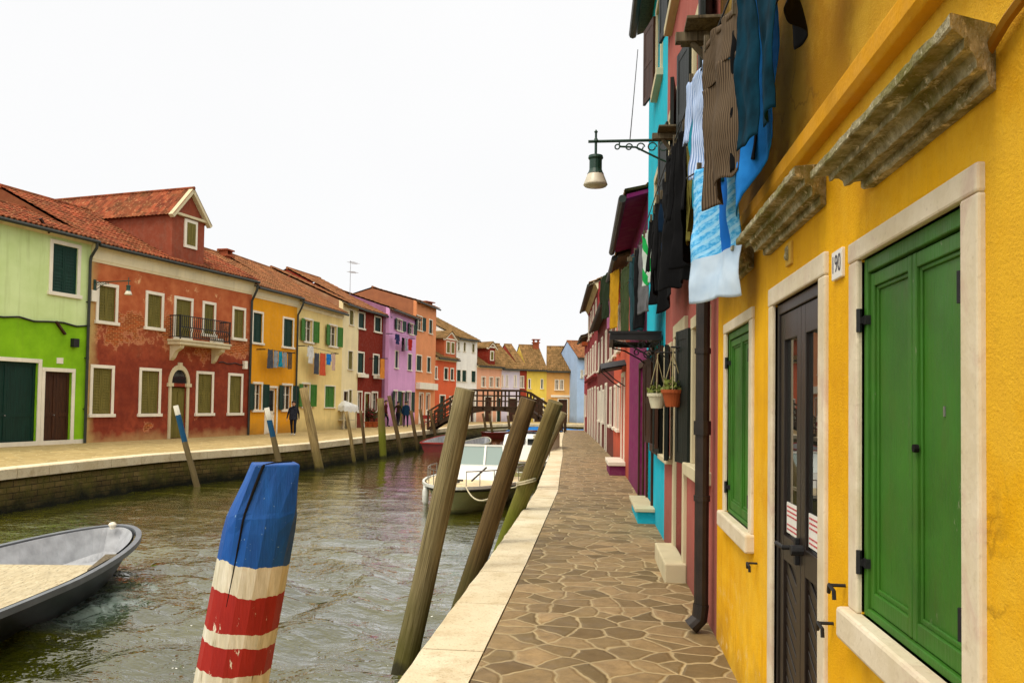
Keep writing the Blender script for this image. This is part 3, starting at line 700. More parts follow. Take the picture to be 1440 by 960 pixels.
c = MB(); zc = L(300, 509, A, B)[1]; c.tube([(b1+(W-b1)*i/8, -.03, zc+.04*math.sin(i*2)) for i in range(9)], .022, 6); c.build('cable', M['cable'], root)
s = L(130, 416, A, B); MB().box(s[0]-.12, s[0]+.12, -.1, .01, s[1]-.2, s[1]+.2).build('meter_box', M['white'], root)

# -- orange-yellow house
A, B = n2, n3
up = rects(A, B, [(354, 436, 370, 486), (397, 444, 413, 491)], 1); lo = rects(A, B, [(355, 537, 369, 579), (396, 538, 411, 579)], 0); dd = rects(A, B, [(372, 542, 390, 608)], 0)[0]
root, w, rf, W = house(A, B, 7.0, 'orange yellow house with dark green shutters and a pale door', plaster('orange_yellow_plaster', hx('e29c1a'), stain=.2), M['tile_old'], depth=9, rise=2.2,
    win=[[*q, dict(style='closed')] for q in up]+[[*q, dict(style='open', openw=.42)] for q in lo], doors=[[dd[0], dd[1], 0, dd[3], dict(m=M['white'], style='glass')]], cor=.6, pipe=8.0 if False else None, over=.32)
pb = MB(); pb.tube([(W-.08, -.42, 6.75), (W-.08, -.36, 6.5), (W-.08, -.1, 6.0), (W-.08, -.08, 0)], .05, 8); pb.build('downpipe', M['gutter'], root)
chimney(rf, W-.4, 4.0, 8.6, .45, .5)
# -- cream house
A, B = n3, n4
up = rects(A, B, [(427, 446, 440, 484), (462, 454, 474, 490)], 1); lo = rects(A, B, [(424, 537, 436, 574)], 0); l2 = rects(A, B, [(456, 541, 471, 574)], 0)
cream = plaster('cream_plaster', hx('ecd48e'), stain=.25)
root, w, rf, W = house(A, B, 6.85, 'cream house with leaf green open shutters and washing on the line', cream, M['tile_old'], depth=9, rise=2.5,
    win=[[*q, dict(style='open', sh=M['grass_sh'], openw=.55)] for q in up]+[[*q, dict(style='open', sh=M['grass_sh'], openw=.55)] for q in lo]+[[*q, dict(style='closed', sh=M['grass_sh'], t=.06)] for q in l2], cor=.45, over=.3)
# -- narrow cream house
A, B = n4, n5
up = rects(A, B, [(491, 434, 497.5, 459)], 1); mi = rects(A, B, [(489, 492, 496, 521)], 1); lo = rects(A, B, [(489, 547, 495, 572)], 0)
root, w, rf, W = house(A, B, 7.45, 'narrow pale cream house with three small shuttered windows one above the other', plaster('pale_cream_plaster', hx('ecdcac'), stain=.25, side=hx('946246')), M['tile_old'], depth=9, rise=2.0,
    win=[[*q, dict(style='closed', sh=M['olive_sh'], t=.05)] for q in up+mi+lo], doors=[[.3, 1.3, 0, 2.3, dict(m=M['brown_wood'])]], over=.3)
# -- dark red house
A, B = n5, n6
up = rects(A, B, [(503, 437, 513, 464), (526, 443, 536, 470)], 1); mi = rects(A, B, [(501.8, 493, 512, 525), (524, 497, 533, 530)], 1); lo = rects(A, B, [(501.8, 549, 509, 580), (522, 550, 531, 580)], 0); dd = rects(A, B, [(512, 551, 520, 600)], 0)[0]
dkred = plaster('dark_red_plaster', hx('7c2414'), stain=.2)
root, w, rf, W = house(A, B, 7.45, 'dark red three storey house with dark green shutters and window boxes', dkred, M['tile_old'], depth=10, rise=2.5,
    win=[[*q, dict(style='closed')] for q in up]+[[*q, dict(style='closed')] for q in mi]+[[*q, dict(style='glass')] for q in lo], doors=[[dd[0], dd[1], 0, dd[3], dict(m=M['olive_sh'])]], over=.3)
aerial(rf, W*.75, 2.2, 8.4, 2.6, 1)
for q in mi:
    fb = MB(); fb.box(q[0]-.05, q[1]+.05, -.32, -.1, q[2]-.2, q[2]+.02); fb.build('window_box', M['white'], root)
# -- lavender house
A, B = v0, v1
up = rects(A, B, [(557, 447, 566, 467), (575, 452, 581.5, 473)], 1); mi = rects(A, B, [(555, 493, 560, 519), (573, 495, 579, 522)], 1); lo = rects(A, B, [(553, 547, 559, 582), (571, 549, 578, 582)], 0); dd = rects(A, B, [(561, 549, 569, 598)], 0)[0]
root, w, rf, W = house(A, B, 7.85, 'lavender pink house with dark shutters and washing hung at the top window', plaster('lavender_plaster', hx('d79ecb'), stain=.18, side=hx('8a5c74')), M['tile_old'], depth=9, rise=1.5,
    win=[[*q, dict(style='open', openw=.5, t=.08)] for q in up]+[[*q, dict(style='closed', t=.07)] for q in mi]+[[*q, dict(style='open', openw=.5)] for q in lo], doors=[[dd[0], dd[1], 0, dd[3], dict(m=M['olive_sh'])]], over=.3)
# -- peach house
A, B = v1, n8
up = rects(A, B, [(586, 442, 594, 466), (603, 448, 608, 472)], 1); mi = rects(A, B, [(585, 496, 593, 523), (600, 502, 605.5, 525)], 1)
root, w, rf, W = house(A, B, 9.15, 'tall peach coloured house with a cream shop fascia over its door', plaster('peach_plaster', hx('dc9060'), stain=.2, side=hx('8c5a40')), M['tile_old'], depth=7, rise=1.0,
    win=[[*q, dict(style='open', openw=.5, t=.08)] for q in up[:1]]+[[*q, dict(style='closed', t=.07)] for q in up[1:]]+[[*q, dict(style='closed', t=.09)] for q in mi], doors=[[.9, 2.0, 0, 2.4, dict(m=M['white'], style='glass')], [2.6, 3.7, 0, 2.4, dict(m=M['white'], style='glass')]], over=.3)
MB().box(.15, W-.3, -.35, .01, 2.62, 3.12).build('shop_fascia', M['white'], root, bevel=.02)
# -- orange red house with dormer
A, B = n8, n9
up = rects(A, B, [(611, 514, 615, 533), (624, 516, 630, 535), (633, 517, 638, 537)], 1)
root, w, rf, W = house(A, B, 5.35, 'low orange red house with a pair of dormer windows under a small gable', plaster('orange_red_plaster', hx('d4603a'), stain=.2), M['tile_dark'], depth=9, rise=2.3,
    win=[[*q, dict(style='closed', t=.1)] for q in up], doors=[[.8, 1.9, 0, 2.3, dict(m=M['green_sh'])], [2.6, 3.6, 0, 2.2, dict(m=M['white'])]], over=.3, cor=.3)
def dormer(root, rf, x0, x1, z0, ze, zp, wins, m, rm, depth=4):
    a = MB(); xm = (x0+x1)/2
    a.add([(x0, -.05, z0), (x1, -.05, z0), (x1, -.05, ze), (xm, -.05, zp), (x0, -.05, ze)], [(0, 1, 2, 3, 4)])
    for x in (x0, x1): a.add([(x, -.05, z0), (x, depth, z0), (x, depth, ze), (x, -.05, ze)], [(0, 1, 2, 3)])
    d = a.build('dormer', m, root); r = MB(); hw = (x1-x0)/2+.2; s = (zp-ze)/((x1-x0)/2)
    for sg in (-1, 1): r.add([(xm+sg*hw, -.25, ze-s*.2+.05), (xm, -.25, zp+.05), (xm, depth, zp+.05), (xm+sg*hw, depth, ze-s*.2+.05), (xm+sg*hw, -.25, ze-s*.2+.15), (xm, -.25, zp+.15), (xm, depth, zp+.15), (xm+sg*hw, depth, ze-s*.2+.15)], [(0, 1, 2, 3), (4, 5, 6, 7), (0, 1, 5, 4), (1, 2, 6, 5), (2, 3, 7, 6), (3, 0, 4, 7)])
    r.build('dormer_roof', rm, d); tr = MB()
    for sg in (-1, 1): tr.beam((xm+sg*hw, -.12, ze-s*.2), (xm, -.12, zp), .16, .14)
    tr.beam((x0, -.1, ze), (x1, -.1, ze), .1, .1); tr.build('pediment', M['white'], d)
    for (p, q, u, v) in wins:
        b = MB(); b.box(p, q, -.1, -.04, u, v, 0); b.box(p+.09, q-.09, -.112, -.095, u+.09, v-.09, 1); b.build('dormer_window', [M['white'], M['olive_sh']], d)
    return d
q0, q1 = L(624, 490, A, B)[0], L(640, 490, A, B)[0]; zz0, zz1, zp = 5.3, L(632, 477, A, B)[1], L(632, 467, A, B)[1]
wz = (L(628, 497, A, B)[1], L(628, 479, A, B)[1]); ww = (q1-q0)
dormer(root, rf, q0, q1, zz0, zz1, zp, [(q0+ww*.14, q0+ww*.46, *wz), (q0+ww*.54, q0+ww*.86, *wz)], plaster('dormer_orange_plaster', hx('c0653f')), M['tile_dark'])
# -- white house
A, B = n9, n10
up = rects(A, B, [(643.5, 479, 646.5, 493), (651.5, 481, 655, 495), (663.5, 483, 667.5, 497)], 1); mi = rects(A, B, [(642, 519, 648, 537), (649.5, 519.5, 656, 537), (662.5, 521, 669, 538)], 1)
root, w, rf, W = house(A, B, 7.2, 'white three storey house with a brown hipped roof and a wide chimney', plaster('white_plaster', hx('eceae2'), stain=.25), M['tile_dark'], depth=11, rise=2.6,
    win=[[*q, dict(style='closed', sh=M['olive_sh'], t=.05)] for q in up]+[[*q, dict(style='closed', t=.04)] for q in mi], doors=[[.6, 1.7, 0, 2.3], [2.2, 3.0, 0, 2.2]], over=.3)
chimney(rf, W*.28, 4.0, 9.6, .5, 1.0)
# -- salmon house with dormer
A, B = n10, n11
up = rects(A, B, [(676.5, 527.5, 683, 545), (687.5, 529.5, 693.5, 545), (696.5, 530.5, 703, 546)], 1)
root, w, rf, W = house(A, B, 5.05, 'salmon house with three windows in a row and a red dormer', plaster('salmon_plaster', hx('e2a888'), stain=.2), M['tile_dark'], depth=8, rise=2.2,
    win=[[*q, dict(style='glass', t=.08)] for q in up], doors=[[1.0, 2.1, 0, 2.3], [2.6, 3.6, 0, 2.2, dict(m=M['green_sh'])]], over=.3, cor=.3)
q0, q1 = L(686, 500, A, B)[0], L(695.5, 500, A, B)[0]
dormer(root, rf, q0, q1, 5.0, L(690, 488, A, B)[1], L(690, 482, A, B)[1], [(q0+.25*(q1-q0), q0+.8*(q1-q0), L(690, 507, A, B)[1], L(690, 493, A, B)[1])], dkred, M['tile_dark'])
chimney(rf, -.3, 3.5, 7.2, .5, .9)
# -- pale lilac, narrow red, yellow, tan
def far(A, B, H, label, col, wr, roof=M['tile_dark'], rise=2.4, depth=9, st='glass', drs=None):
    ws = rects(A, B, wr, 1)
    W = math.hypot(B[0]-A[0], B[1]-A[1])
    return house(A, B, H, label, plaster(label.split(' house')[0].replace(' ', '_')+'_plaster', hx(col), stain=.2), roof, depth=depth, rise=rise,
        win=[[*q, dict(style=st, t=.07)] for q in ws], doors=drs if drs is not None else [[W*.35, W*.35+1.0, 0, 2.2]], over=.3)
far(n11, n12, 4.9, 'pale lilac house with three windows under a mossy roof', 'd6cede', [(705, 526, 708, 544), (711, 526, 714.5, 544), (722.5, 528, 726.5, 545)])
far(n12, n13, 4.9, 'very narrow red house with a single upper window', '9b3b28', [(731, 528, 737, 546)])
r_, w_, rf, W = far(n13, n14, 4.88, 'bright yellow house with two small windows under a mossy roof', 'e6cb58', [(742.5, 531, 746.5, 546), (760, 533.5, 764, 548)], st='closed')
chimney(rf, W-.3, 4.0, 7.1, .45, .55)
r_, w_, rf, W = far(n14, n15, 4.8, 'tan orange house with a paired white window', 'dba65e', [(780, 531.5, 786, 548), (787, 532, 793, 548), (804, 536.5, 812, 551)])
MB().box(.4, 2.6, -.1, .01, 2.3, 2.5).build('door_hood', M['white'], r_)
# -- pale blue house standing forward
far(X(811, 73.6), X(850, 74.4), 5.9, 'pale blue house with a blue gable wall and brown roof', '9db8da', [(816.5, 511, 820, 523), (816.5, 537, 820, 549), (830, 512, 835, 524)], depth=7, rise=1.6, roof=M['tile_old'])
b_ = bpy.data.objects[-1] if False else None
# ------------------------------------------------------------------ the near row on the right quay
RG = 'houses along the right quay'
t = NT('ochre_yellow_plaster', .88, .2); o = t.obj(); x, y, z = t.xyz(o)
yel = t.mix(t.ramp(t.noise(o, 1.3, 8, .65), .3, .7), hx('d89a02'), hx('f6bc04'))
yel = t.mix(t.math('MULTIPLY', t.ramp(t.noise(o, 6, 7, .7), .5, .72), .35), yel, hx('d08c10'))
yel = t.mix(t.math('MULTIPLY', t.ramp(t.noise(o, 95, 3, .6), .57, .72), .4), yel, hx('c47f08'))
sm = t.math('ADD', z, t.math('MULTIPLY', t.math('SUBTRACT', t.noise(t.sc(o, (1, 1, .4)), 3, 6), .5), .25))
yel = t.mix(t.math('MULTIPLY', t.ramp(t.math('DIVIDE', sm, 3.4), .62, .82), .65), yel, hx('8c5c0a'))  # upper wall tinted brown as painted shade below the eaves
wall_shade = t.ramp(t.math('ADD', t.math('MULTIPLY', x, -1.0), t.math('MULTIPLY', t.noise(o, 1.5, 6), 1.2)), .02, .9)   # shade of washing and eaves, painted into the far upper wall
wall_shade = t.ramp(t.math('DIVIDE', t.math('ADD', x, t.math('MULTIPLY', t.noise(o, 1.5, 6), 1.5)), 3.6), .35, .95, (1, 1, 1), (0, 0, 0))
yel = t.mix(t.math('MULTIPLY', wall_shade, t.math('MULTIPLY', t.ramp(t.math('DIVIDE', sm, 3.4), .58, .78), .92)), yel, hx('3a2608'))
low = t.ramp(t.math('ADD', z, t.math('MULTIPLY', t.noise(o, 2.6, 7, .65), .75)), .38, .72, (1, 1, 1), (0, 0, 0))
yel = t.mix(t.math('MULTIPLY', low, .55), yel, hx('a07a2c'))
bloom = t.math('MULTIPLY', t.ramp(t.noise(o, 7, 8, .75), .54, .66), t.ramp(z, .25, .75, (1, 1, 1), (0, 0, 0)))
yel = t.mix(t.math('MULTIPLY', bloom, .6), yel, hx('dcc890'))
strk = t.ramp(t.noise(t.sc(o, (7, 7, .5)), 1, 7, .65), .50, .74)
yel = t.mix(t.math('MULTIPLY', strk, .38), yel, hx('b57408'))
fade = t.ramp(t.noise(t.sc(o, (1, 1, 1), (3, 3, 3)), .8, 8, .7), .52, .62)
yel = t.mix(t.math('MULTIPLY', fade, .3), yel, hx('f2cc4a'))
cv = t.n('ShaderNodeTexVoronoi', feature='DISTANCE_TO_EDGE'); cv.inputs['Scale'].default_value = .75
cw_ = t.n('ShaderNodeVectorMath', operation='MULTIPLY_ADD'); cn_ = t.n('ShaderNodeTexNoise'); cn_.inputs['Scale'].default_value = 3; cn_.inputs['Detail'].default_value = 7; t.l(o, cn_.inputs['Vector'])
t.l(cn_.outputs['Color'], cw_.inputs[0]); cw_.inputs[1].default_value = (.55, .55, .55); t.l(o, cw_.inputs[2]); t.l(cw_.outputs[0], cv.inputs['Vector'])
crk = t.math('MULTIPLY', t.ramp(cv.outputs['Distance'], .002, .006, (1, 1, 1), (0, 0, 0)), t.ramp(t.noise(o, .9, 4), .52, .6))
yel = t.mix(t.math('MULTIPLY', crk, .55), yel, hx('7a5208'))
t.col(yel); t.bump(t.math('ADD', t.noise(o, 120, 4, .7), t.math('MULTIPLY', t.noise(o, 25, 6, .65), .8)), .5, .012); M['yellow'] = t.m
YA, YB = (.80, 5.85), (.80, -3.0)
def yx(Y): return 5.85-Y
t = NT('leaf_green_paint', .5, .4); o = t.obj(); x, y, z = t.xyz(o)
c1 = t.mix(t.ramp(t.noise(o, 2.2, 7, .65), .3, .7), hx('20760c'), hx('3a9a1a'))
c1 = t.mix(t.math('MULTIPLY', t.ramp(t.noise(t.sc(o, (6, 6, 2)), 2, 7, .7), .46, .7), .55), c1, hx('4a7a14'))
c1 = t.mix(t.ramp(t.noise(t.sc(o, (1, 1, .45)), 19, 6, .75), .665, .69), c1, hx('8fa478'))
c1 = t.mix(t.math('MULTIPLY', t.ramp(t.noise(o, 1.6, 7, .7), .5, .66), .5), c1, hx('1a4a0c'))
gz = t.ramp(t.math('ADD', z, t.math('MULTIPLY', t.noise(o, 5, 6), .25)), 1.08, 1.25, (1, 1, 1), (0, 0, 0))
c1 = t.mix(t.math('MULTIPLY', gz, .55), c1, hx('33400f'))
t.col(c1); t.l(t.ramp(t.noise(o, 4, 5), .3, .7, (.45,)*3, (.7,)*3), t.b.inputs['Roughness']); t.bump(t.noise(t.sc(o, (40, 40, 4)), 2, 4), .25, .01); M['gpaint'] = t.m
t = NT('pale_marble_surround', .6, .35); o = t.obj()
c1 = t.mix(t.ramp(t.noise(o, 3.5, 8, .65), .3, .7), hx('c8b896'), hx('e2d6be'))
c1 = t.mix(t.math('MULTIPLY', t.ramp(t.noise(o, 2.2, 7, .7, 1.5), .52, .64), .5), c1, hx('c3a392'))
c1 = t.mix(t.math('MULTIPLY', t.ramp(t.noise(o, 50, 3), .6, .75), .35), c1, hx('a08c68'))
t.col(c1); t.bump(t.noise(o, 40, 5), .2, .01); M['marble'] = t.m
t = NT('weathered_stone_moulding', .95, .1); o = t.obj(); x, y, z = t.xyz(o)
c1 = t.mix(t.ramp(t.noise(o, 14, 8, .72), .36, .66), hx('756c48'), hx('cfc6a8'))
c1 = t.mix(t.math('MULTIPLY', t.ramp(t.noise(o, 5, 7, .7), .45, .62), .75), c1, hx('6f6c2a'))
c1 = t.mix(t.ramp(t.noise(o, 26, 5, .7), .56, .68), c1, hx('e6dcc0'))
t.col(c1); t.bump(t.math('ADD', t.noise(o, 30, 7, .75), t.noise(o, 80, 4)), .8, .015); M['oldstone'] = t.m
t = NT('black_brown_door_paint', .38, .5); o = t.obj()
t.col(t.mix(t.ramp(t.noise(t.sc(o, (10, 10, 1)), 2, 6), .3, .7), hx('110a06'), hx('21150d'))); t.bump(t.noise(t.sc(o, (60, 60, 3)), 2, 3), .12, .01); M['blackdoor'] = t.m
M['doorglass'] = glass('door_glass', (.015, .016, .014), .015)
M['paper'] = plain('white_notice_paper', hx('dedbd2'), .7, .2, 0, .08)
M['redink'] = plain('red_print', hx('b8323a'), .7, .2, 0, .05)
M['ceramic'] = plain('glazed_ceramic', hx('ded9cc'), .25, .5, 0, .08)
bigw = (yx(2.74), yx(1.82), .87, 2.13); smw = (yx(5.50), yx(4.47), .83, 2.14); drw = (yx(4.03), yx(3.03), 0, 2.165)
J = .09
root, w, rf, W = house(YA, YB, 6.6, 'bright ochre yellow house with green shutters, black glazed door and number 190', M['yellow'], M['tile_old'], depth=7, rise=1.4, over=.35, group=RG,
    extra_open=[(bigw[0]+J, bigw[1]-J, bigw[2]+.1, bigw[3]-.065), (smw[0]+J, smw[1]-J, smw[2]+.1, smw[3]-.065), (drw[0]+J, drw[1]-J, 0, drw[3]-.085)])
def stone_window(root, x0, x1, z0, z1, mp, label):
    f = MB(); pr = -.018
    f.box(x0, x1, pr, .02, z1-.065, z1); f.box(x0, x0+J, pr+.002, .02, z0+.1, z1-.065); f.box(x1-J, x1, pr+.002, .02, z0+.1, z1-.065)
    w = f.build('window', M['marble'], root, bevel=.007); w['label'] = label
    MB().box(x0-.015, x1+.015, -.05, .14, z0, z0+.1).build('sill', M['marble'], w, bevel=.012)
    X0, X1, Z0, Z1 = x0+J, x1-J, z0+.1, z1-.065; xm = (X0+X1)/2
    r = MB()
    r.box(X0+.001, X0+.03, .006, .11, Z0, Z1); r.box(X1-.03, X1-.001, .006, .11, Z0, Z1); r.box(X0+.03, X1-.03, .007, .11, Z1-.045, Z1-.001); r.box(X0+.03, X1-.03, .007, .11, Z0+.001, Z0+.025)
    r.build('shutter_frame', mp, w, bevel=.004)
    for i, (p, q) in enumerate(((X0+.033, xm-.003), (xm+.003, X1-.033))):
        s = .034; l = MB(); za, zb = Z0+.028, Z1-.05
        l.box(p, p+s*.8, .016, .06, za, zb); l.box(q-s*.8, q, .016, .06, za, zb)
        l.box(p+s*.8, q-s*.8, .017, .06, za, za+.05); l.box(p+s*.8, q-s*.8, .017, .06, zb-.04, zb)
        l.box(p+s*.8, q-s*.8, .032, .055, za+.045, zb-.035)
        for u in ((p+s*.8, p+s*.8+.012), (q-s*.8-.012, q-s*.8)): l.box(u[0], u[1], .025, .033, za+.05, zb-.04)
        l.box(p+s*.8+.012, q-s*.8-.012, .025, .033, zb-.052, zb-.04); l.box(p+s*.8+.012, q-s*.8-.012, .025, .033, za+.05, za+.065)
        lf = l.build('shutter', mp, w, bevel=.003)
        hx_ = X0+.006 if i == 0 else X1-.006
        for zz in (Z0+.16, Z1-.19):
            h = MB(); h.tube([(hx_, -.010, zz-.036), (hx_, -.010, zz+.036)], .009, 8); h.box(min(hx_, hx_+(.03 if i == 0 else -.03)), max(hx_, hx_+(.03 if i == 0 else -.03)), .0, .02, zz-.014, zz+.014); h.box(hx_-.01, hx_+.01, -.01, .05, zz-.01, zz+.01)
            h.build('hinge', M['iron'], w)
    if x1-x0 < .95:
        MB().tube([(xm+.03, .008, 1.50), (xm+.03, .02, 1.50)], .011, 10).build('keyhole', M['dark'], w)
        MB().box(xm+.168, xm+.176, .029, .0335, 1.585, 1.61).build('keyhole', M['brass'] if 'brass' in M else M['antenna'], w)
    MB().box(X0, X1, .135, .15, Z0, Z1).build('pane', M['dark'], w)
    return w
stone_window(root, *bigw, M['gpaint'], 'closed leaf green shutters in a pale marble surround')
stone_window(root, *smw, M['gpaint'], 'smaller green shuttered window beside the downpipe')
# glazed double door
x0, x1, z0, z1 = drw; X0, X1, Z1 = x0+J, x1-J, z1-.085; xm = X0+(X1-X0)*.52
f = MB(); f.box(x0, x1, -.018, .02, Z1, z1); f.box(x0, X0, -.016, .02, 0, Z1); f.box(X1, x1, -.016, .02, 0, Z1)
d0 = MB(); d0.box(X0+.001, X0+.03, .008, .13, 0, Z1); d0.box(X1-.035, X1-.001, .008, .13, 0, Z1); d0.box(X0+.03, X1-.035, .009, .13, Z1-.05, Z1-.001)
dr = d0.build('door', M['blackdoor'], root, bevel=.004); dr['label'] = 'black double door with narrow glass panes and paper notices'
f.build('frame', M['marble'], dr, bevel=.007)
for i, (p, q) in enumerate(((X0+.033, xm-.003), (xm+.003, X1-.038))):
    l = MB(); s = .07; za, zb = .03, Z1-.053
    l.box(p, p+s, .018, .07, za, zb); l.box(q-s, q, .018, .07, za, zb)
    for a, b in ((za, .2), (.92, 1.03), (zb-.12, zb)): l.box(p+s, q-s, .0185, .07, a, b)
    l.box(p+s, q-s, .038, .06, .18, .94)
    n = 9
    for k in range(n):
        zc = .22+k*.075; l.obox(((p+q)/2, .037, zc+.02), ((q-p-2*s)/2, 0, -.06), (0, .006, 0), (0, 0, .028))
    lf = l.build('leaf', M['blackdoor'], dr, bevel=.003)
    MB().box(p+s, q-s, .034, .042, 1.03, zb-.12).build('pane', M['doorglass'], dr)
    zs = 1.045
    MB().box(p+s+.012, q-s-.004, .030, .0325, zs, zs+.135).build('notice', M['paper'], dr)
    pr = MB(); rn = random.Random(4+i)
    for k in range(0, 6, 1):
        if k == 3: continue
        u = p+s+.025; v = q-s-.018
        while u < v-.01:
            ww = rn.uniform(.008, .02); pr.box(u, min(u+ww, v), .0285, .0298, zs+.12-.02*k-.007, zs+.12-.02*k); u += ww+.009
    pr.build('print', M['redink'], dr)
h = MB(); h.box(xm-.05, xm-.015, .0, .018, .95, 1.06); h.tube([(xm-.03, .01, 1.02), (xm-.03, -.045, 1.02), (xm-.14, -.05, 1.02)], .011, 8); h.tube([(xm+.035, .02, 1.02), (xm+.035, -.03, 1.02)], .022, 10)
h.build('handle', M['iron'], dr, bevel=.002)
for zz in (1.62, .93): MB().box(X1-.03, X1-.006, .003, .0075, zz, zz+.085).build('tag', M['paper'], dr)
MB().box(x0-.02, x1+.02, -.12, .02, -.02, .05).build('threshold', M['marble'], root, bevel=.01)
# stone hood mouldings
def hood(x0, x1, z, h, pj):
    prof = [(0, 0), (.16, 0), (.2, .06), (.2, .28), (.36, .29), (.37, .22), (.45, .22), (.47, .40), (.53, .52), (.64, .55), (.65, .48), (.7, .48), (.71, .68), (.97, .70), (1, .74), (1, .96), (.97, 1), (0, 1.45)]
    mb = MB(); n = int((x1-x0)/.03); P = []
    for i in range(n+1):
        u = i/n; m = len(prof)
        for j, (a, b) in enumerate(prof):
            d = a*pj; x = x0+d*.0+(x1-x0)*u
            if i == 0: x = x0
            x = (x0+pj)-d if i == 0 else ((x1-pj)+d if i == n else max((x0+pj)-d, min((x1-pj)+d, x)))
            q = Vector((x*9, d*9, (z+b*h)*9)); k = noise.noise(q*1.7)*.004+noise.noise(q*5)*.003
            P.append((x, -d-(k if a > .02 else 0), z+b*h+(noise.noise(q*2.3+Vector((5, 5, 5)))*.004 if a > .02 else 0)))
    m = len(prof)
    mb.add(P, [(i*m+j, i*m+(j+1) % m, (i+1)*m+(j+1) % m, (i+1)*m+j) for i in range(n) for j in range(m)])
    mb.add(P[:m], [tuple(range(m))]); mb.add(P[-m:], [tuple(range(m-1, -1, -1))])
    return mb
hood(yx(2.68), yx(1.62), 2.262, .095, .15).build('hood_moulding', M['oldstone'], root)
hood(yx(4.2), yx(2.92), 2.34, .105, .145).build('hood_moulding', M['oldstone'], root)
hood(yx(5.6), yx(4.36), 2.35, .10, .14).build('hood_moulding', M['oldstone'], root)
sc_ = MB(); sc_.prism([(.01, 2.575), (-.035, 2.58), (-.05, 2.6), (-.05, 2.665), (.01, 2.69)], 'x', 0, W); sc_.build('string_course', plaster('ochre_string_course', hx('d89a18'), stain=.3, base_dirt=0), root, bevel=.006)
c = MB(); c.tube([(yx(1.78)+.1*i, -.018, 2.335+.03*i+.006*math.sin(i*2.1)) for i in range(9)], .012, 6); c.build('cable', plain('ochre_painted_cable', hx('a8761c')), root)
# number plates
def plate(root, Yc, zc, w, h, m, txt, mt, nm='house_number', y=-.012):
    a = MB(); xc = yx(Yc); a.box(xc-w/2, xc+w/2, y, .01, zc-h/2, zc+h/2); p = a.build(nm, m, root, bevel=.004)
    if txt:
        cu = bpy.data.curves.new('number', 'FONT'); cu.body = txt; cu.size = h*.86; cu.align_x = 'CENTER'; cu.align_y = 'CENTER'; cu.space_character = 1.02
        o = bpy.data.objects.new('tmp', cu); COL.objects.link(o)
        me = bpy.data.meshes.new_from_object(o.evaluated_get(bpy.context.evaluated_depsgraph_get())); bpy.data.objects.remove(o)
        q = bpy.data.objects.new('digits', me); COL.objects.link(q); q.parent = p; me.materials.clear(); me.materials.append(mt)
        q.location = (xc, y-.0015, zc); q.rotation_euler = (PI/2, 0, 0); s_ = w*.8/max(.01, q.dimensions.x); q.scale = (min(1.2, s_), 1, 1)
    return p
plate(root, 2.89, 2.092, .118, .1, M['ceramic'], '190', plain('grey_digit', hx('4a4650')))
pt = plate(root, 3.63, 2.265, .10, .10, plaster('small_relief_tile', hx('c9a040'), base_dirt=0), None, None, 'relief_tile')
rl = MB(); xc = yx(3.63); rl.lathe([(.0, 0), (.012, .005), (.015, .02), (.01, .04), (.012, .05), (.007, .062), (0, .066)], 10, (xc, -.014, 2.235)); rl.build('relief', M['oldstone'], pt)
# shutter stays
for Yc, zc in ((2.96, .86), (4.36, .80), (2.82, 1.02)):
    s = MB(); xc = yx(Yc); s.tube([(xc, .01, zc), (xc, -.045, zc)], .006, 6); s.tube([(xc-.03, -.045, zc-.03), (xc-.005, -.05, zc+.0), (xc+.03, -.045, zc-.012), (xc+.035, -.045, zc-.04)], .007, 6); s.build('shutter_stay', M['iron'], root)
# downpipe between yellow and pink
t = NT('black_downpipe', .5, .4); o = t.obj(); t.col(t.mix(t.ramp(t.noise(o, 6, 6), .35, .7), hx('15110e'), hx('2e231c'))); M['bpipe'] = t.m
p = MB(); px_ = yx(5.98); p.tube([(px_, -.09, 6.0), (px_, -.09, .16)], .05, 12); p.tube([(px_, -.09, .2), (px_, -.1, .1), (px_, -.16, .04)], [.056, .058, .06], 12)
for zz in (.95, 2.0, 3.4): p.tube([(px_, -.09, zz-.02), (px_, -.09, zz+.02)], .058, 12)
for zz in (1.45,): p.tube([(px_, -.09, zz-.05), (px_, -.09, zz+.05)], .062, 12)
p.build('downpipe', M['bpipe'], root, smooth=False)
p = MB(); p.tube([(px_, -.12, 1.03), (px_-.04, -.1, .99), (px_+.04, -.1, .99), (px_, -.12, 1.03)], .006, 5); p.build('pipe_clip', M['antenna'], root)

def rhouse(Y0, Y1, H, label, m, **kw):
    # Y0 = far end, Y1 = near end, along the foot of the right facades
    def at(Y):
        for a, b in zip(RW, RW[1:]):
            if a[1] <= Y <= b[1]+1e-6: f = (Y-a[1])/(b[1]-a[1]); return (a[0]+(b[0]-a[0])*f, Y)
    return house(at(Y0), at(Y1), H, label, m, group=RG, **kw)
darksh = wood('blackish_green_shutter', hx('060d0a'), hx('0e1a14'), .55, (8, 8, .6))
# pink house
pinkp = plaster('dusty_pink_plaster', hx('a85a50'), stain=.3, grain=.3)
pw = lambda a, b, z0, z1, **k: [10.0-b, 10.0-a, z0, z1, k]
root, w, rf, W = rhouse(10, 5.85, 7.55, 'dusty pink house with dark open shutters and a deep white framed doorway', pinkp, roof=M['tile_old'], depth=7, rise=1.4, over=.25,
    win=[pw(6.2, 7.2, 1.02, 2.36, style='glass', fr=M['trim']), pw(8.95, 9.9, .98, 2.3, style='open', sh=darksh, fr=M['trim'], openw=.36, t=.06), pw(6.3, 7.3, 3.55, 4.95, style='glass', fr=M['trim']), pw(8.6, 9.5, 3.55, 4.95, style='glass', fr=M['trim']), pw(6.3, 7.3, 5.9, 7.2, style='glass', fr=M['trim']), pw(8.6, 9.5, 5.9, 7.2, style='glass', fr=M['trim'])],
    doors=[[10-8.75, 10-7.68, .0, 2.44, dict(fr=M['trim'], m=M['brown_wood'], t=.13)]])
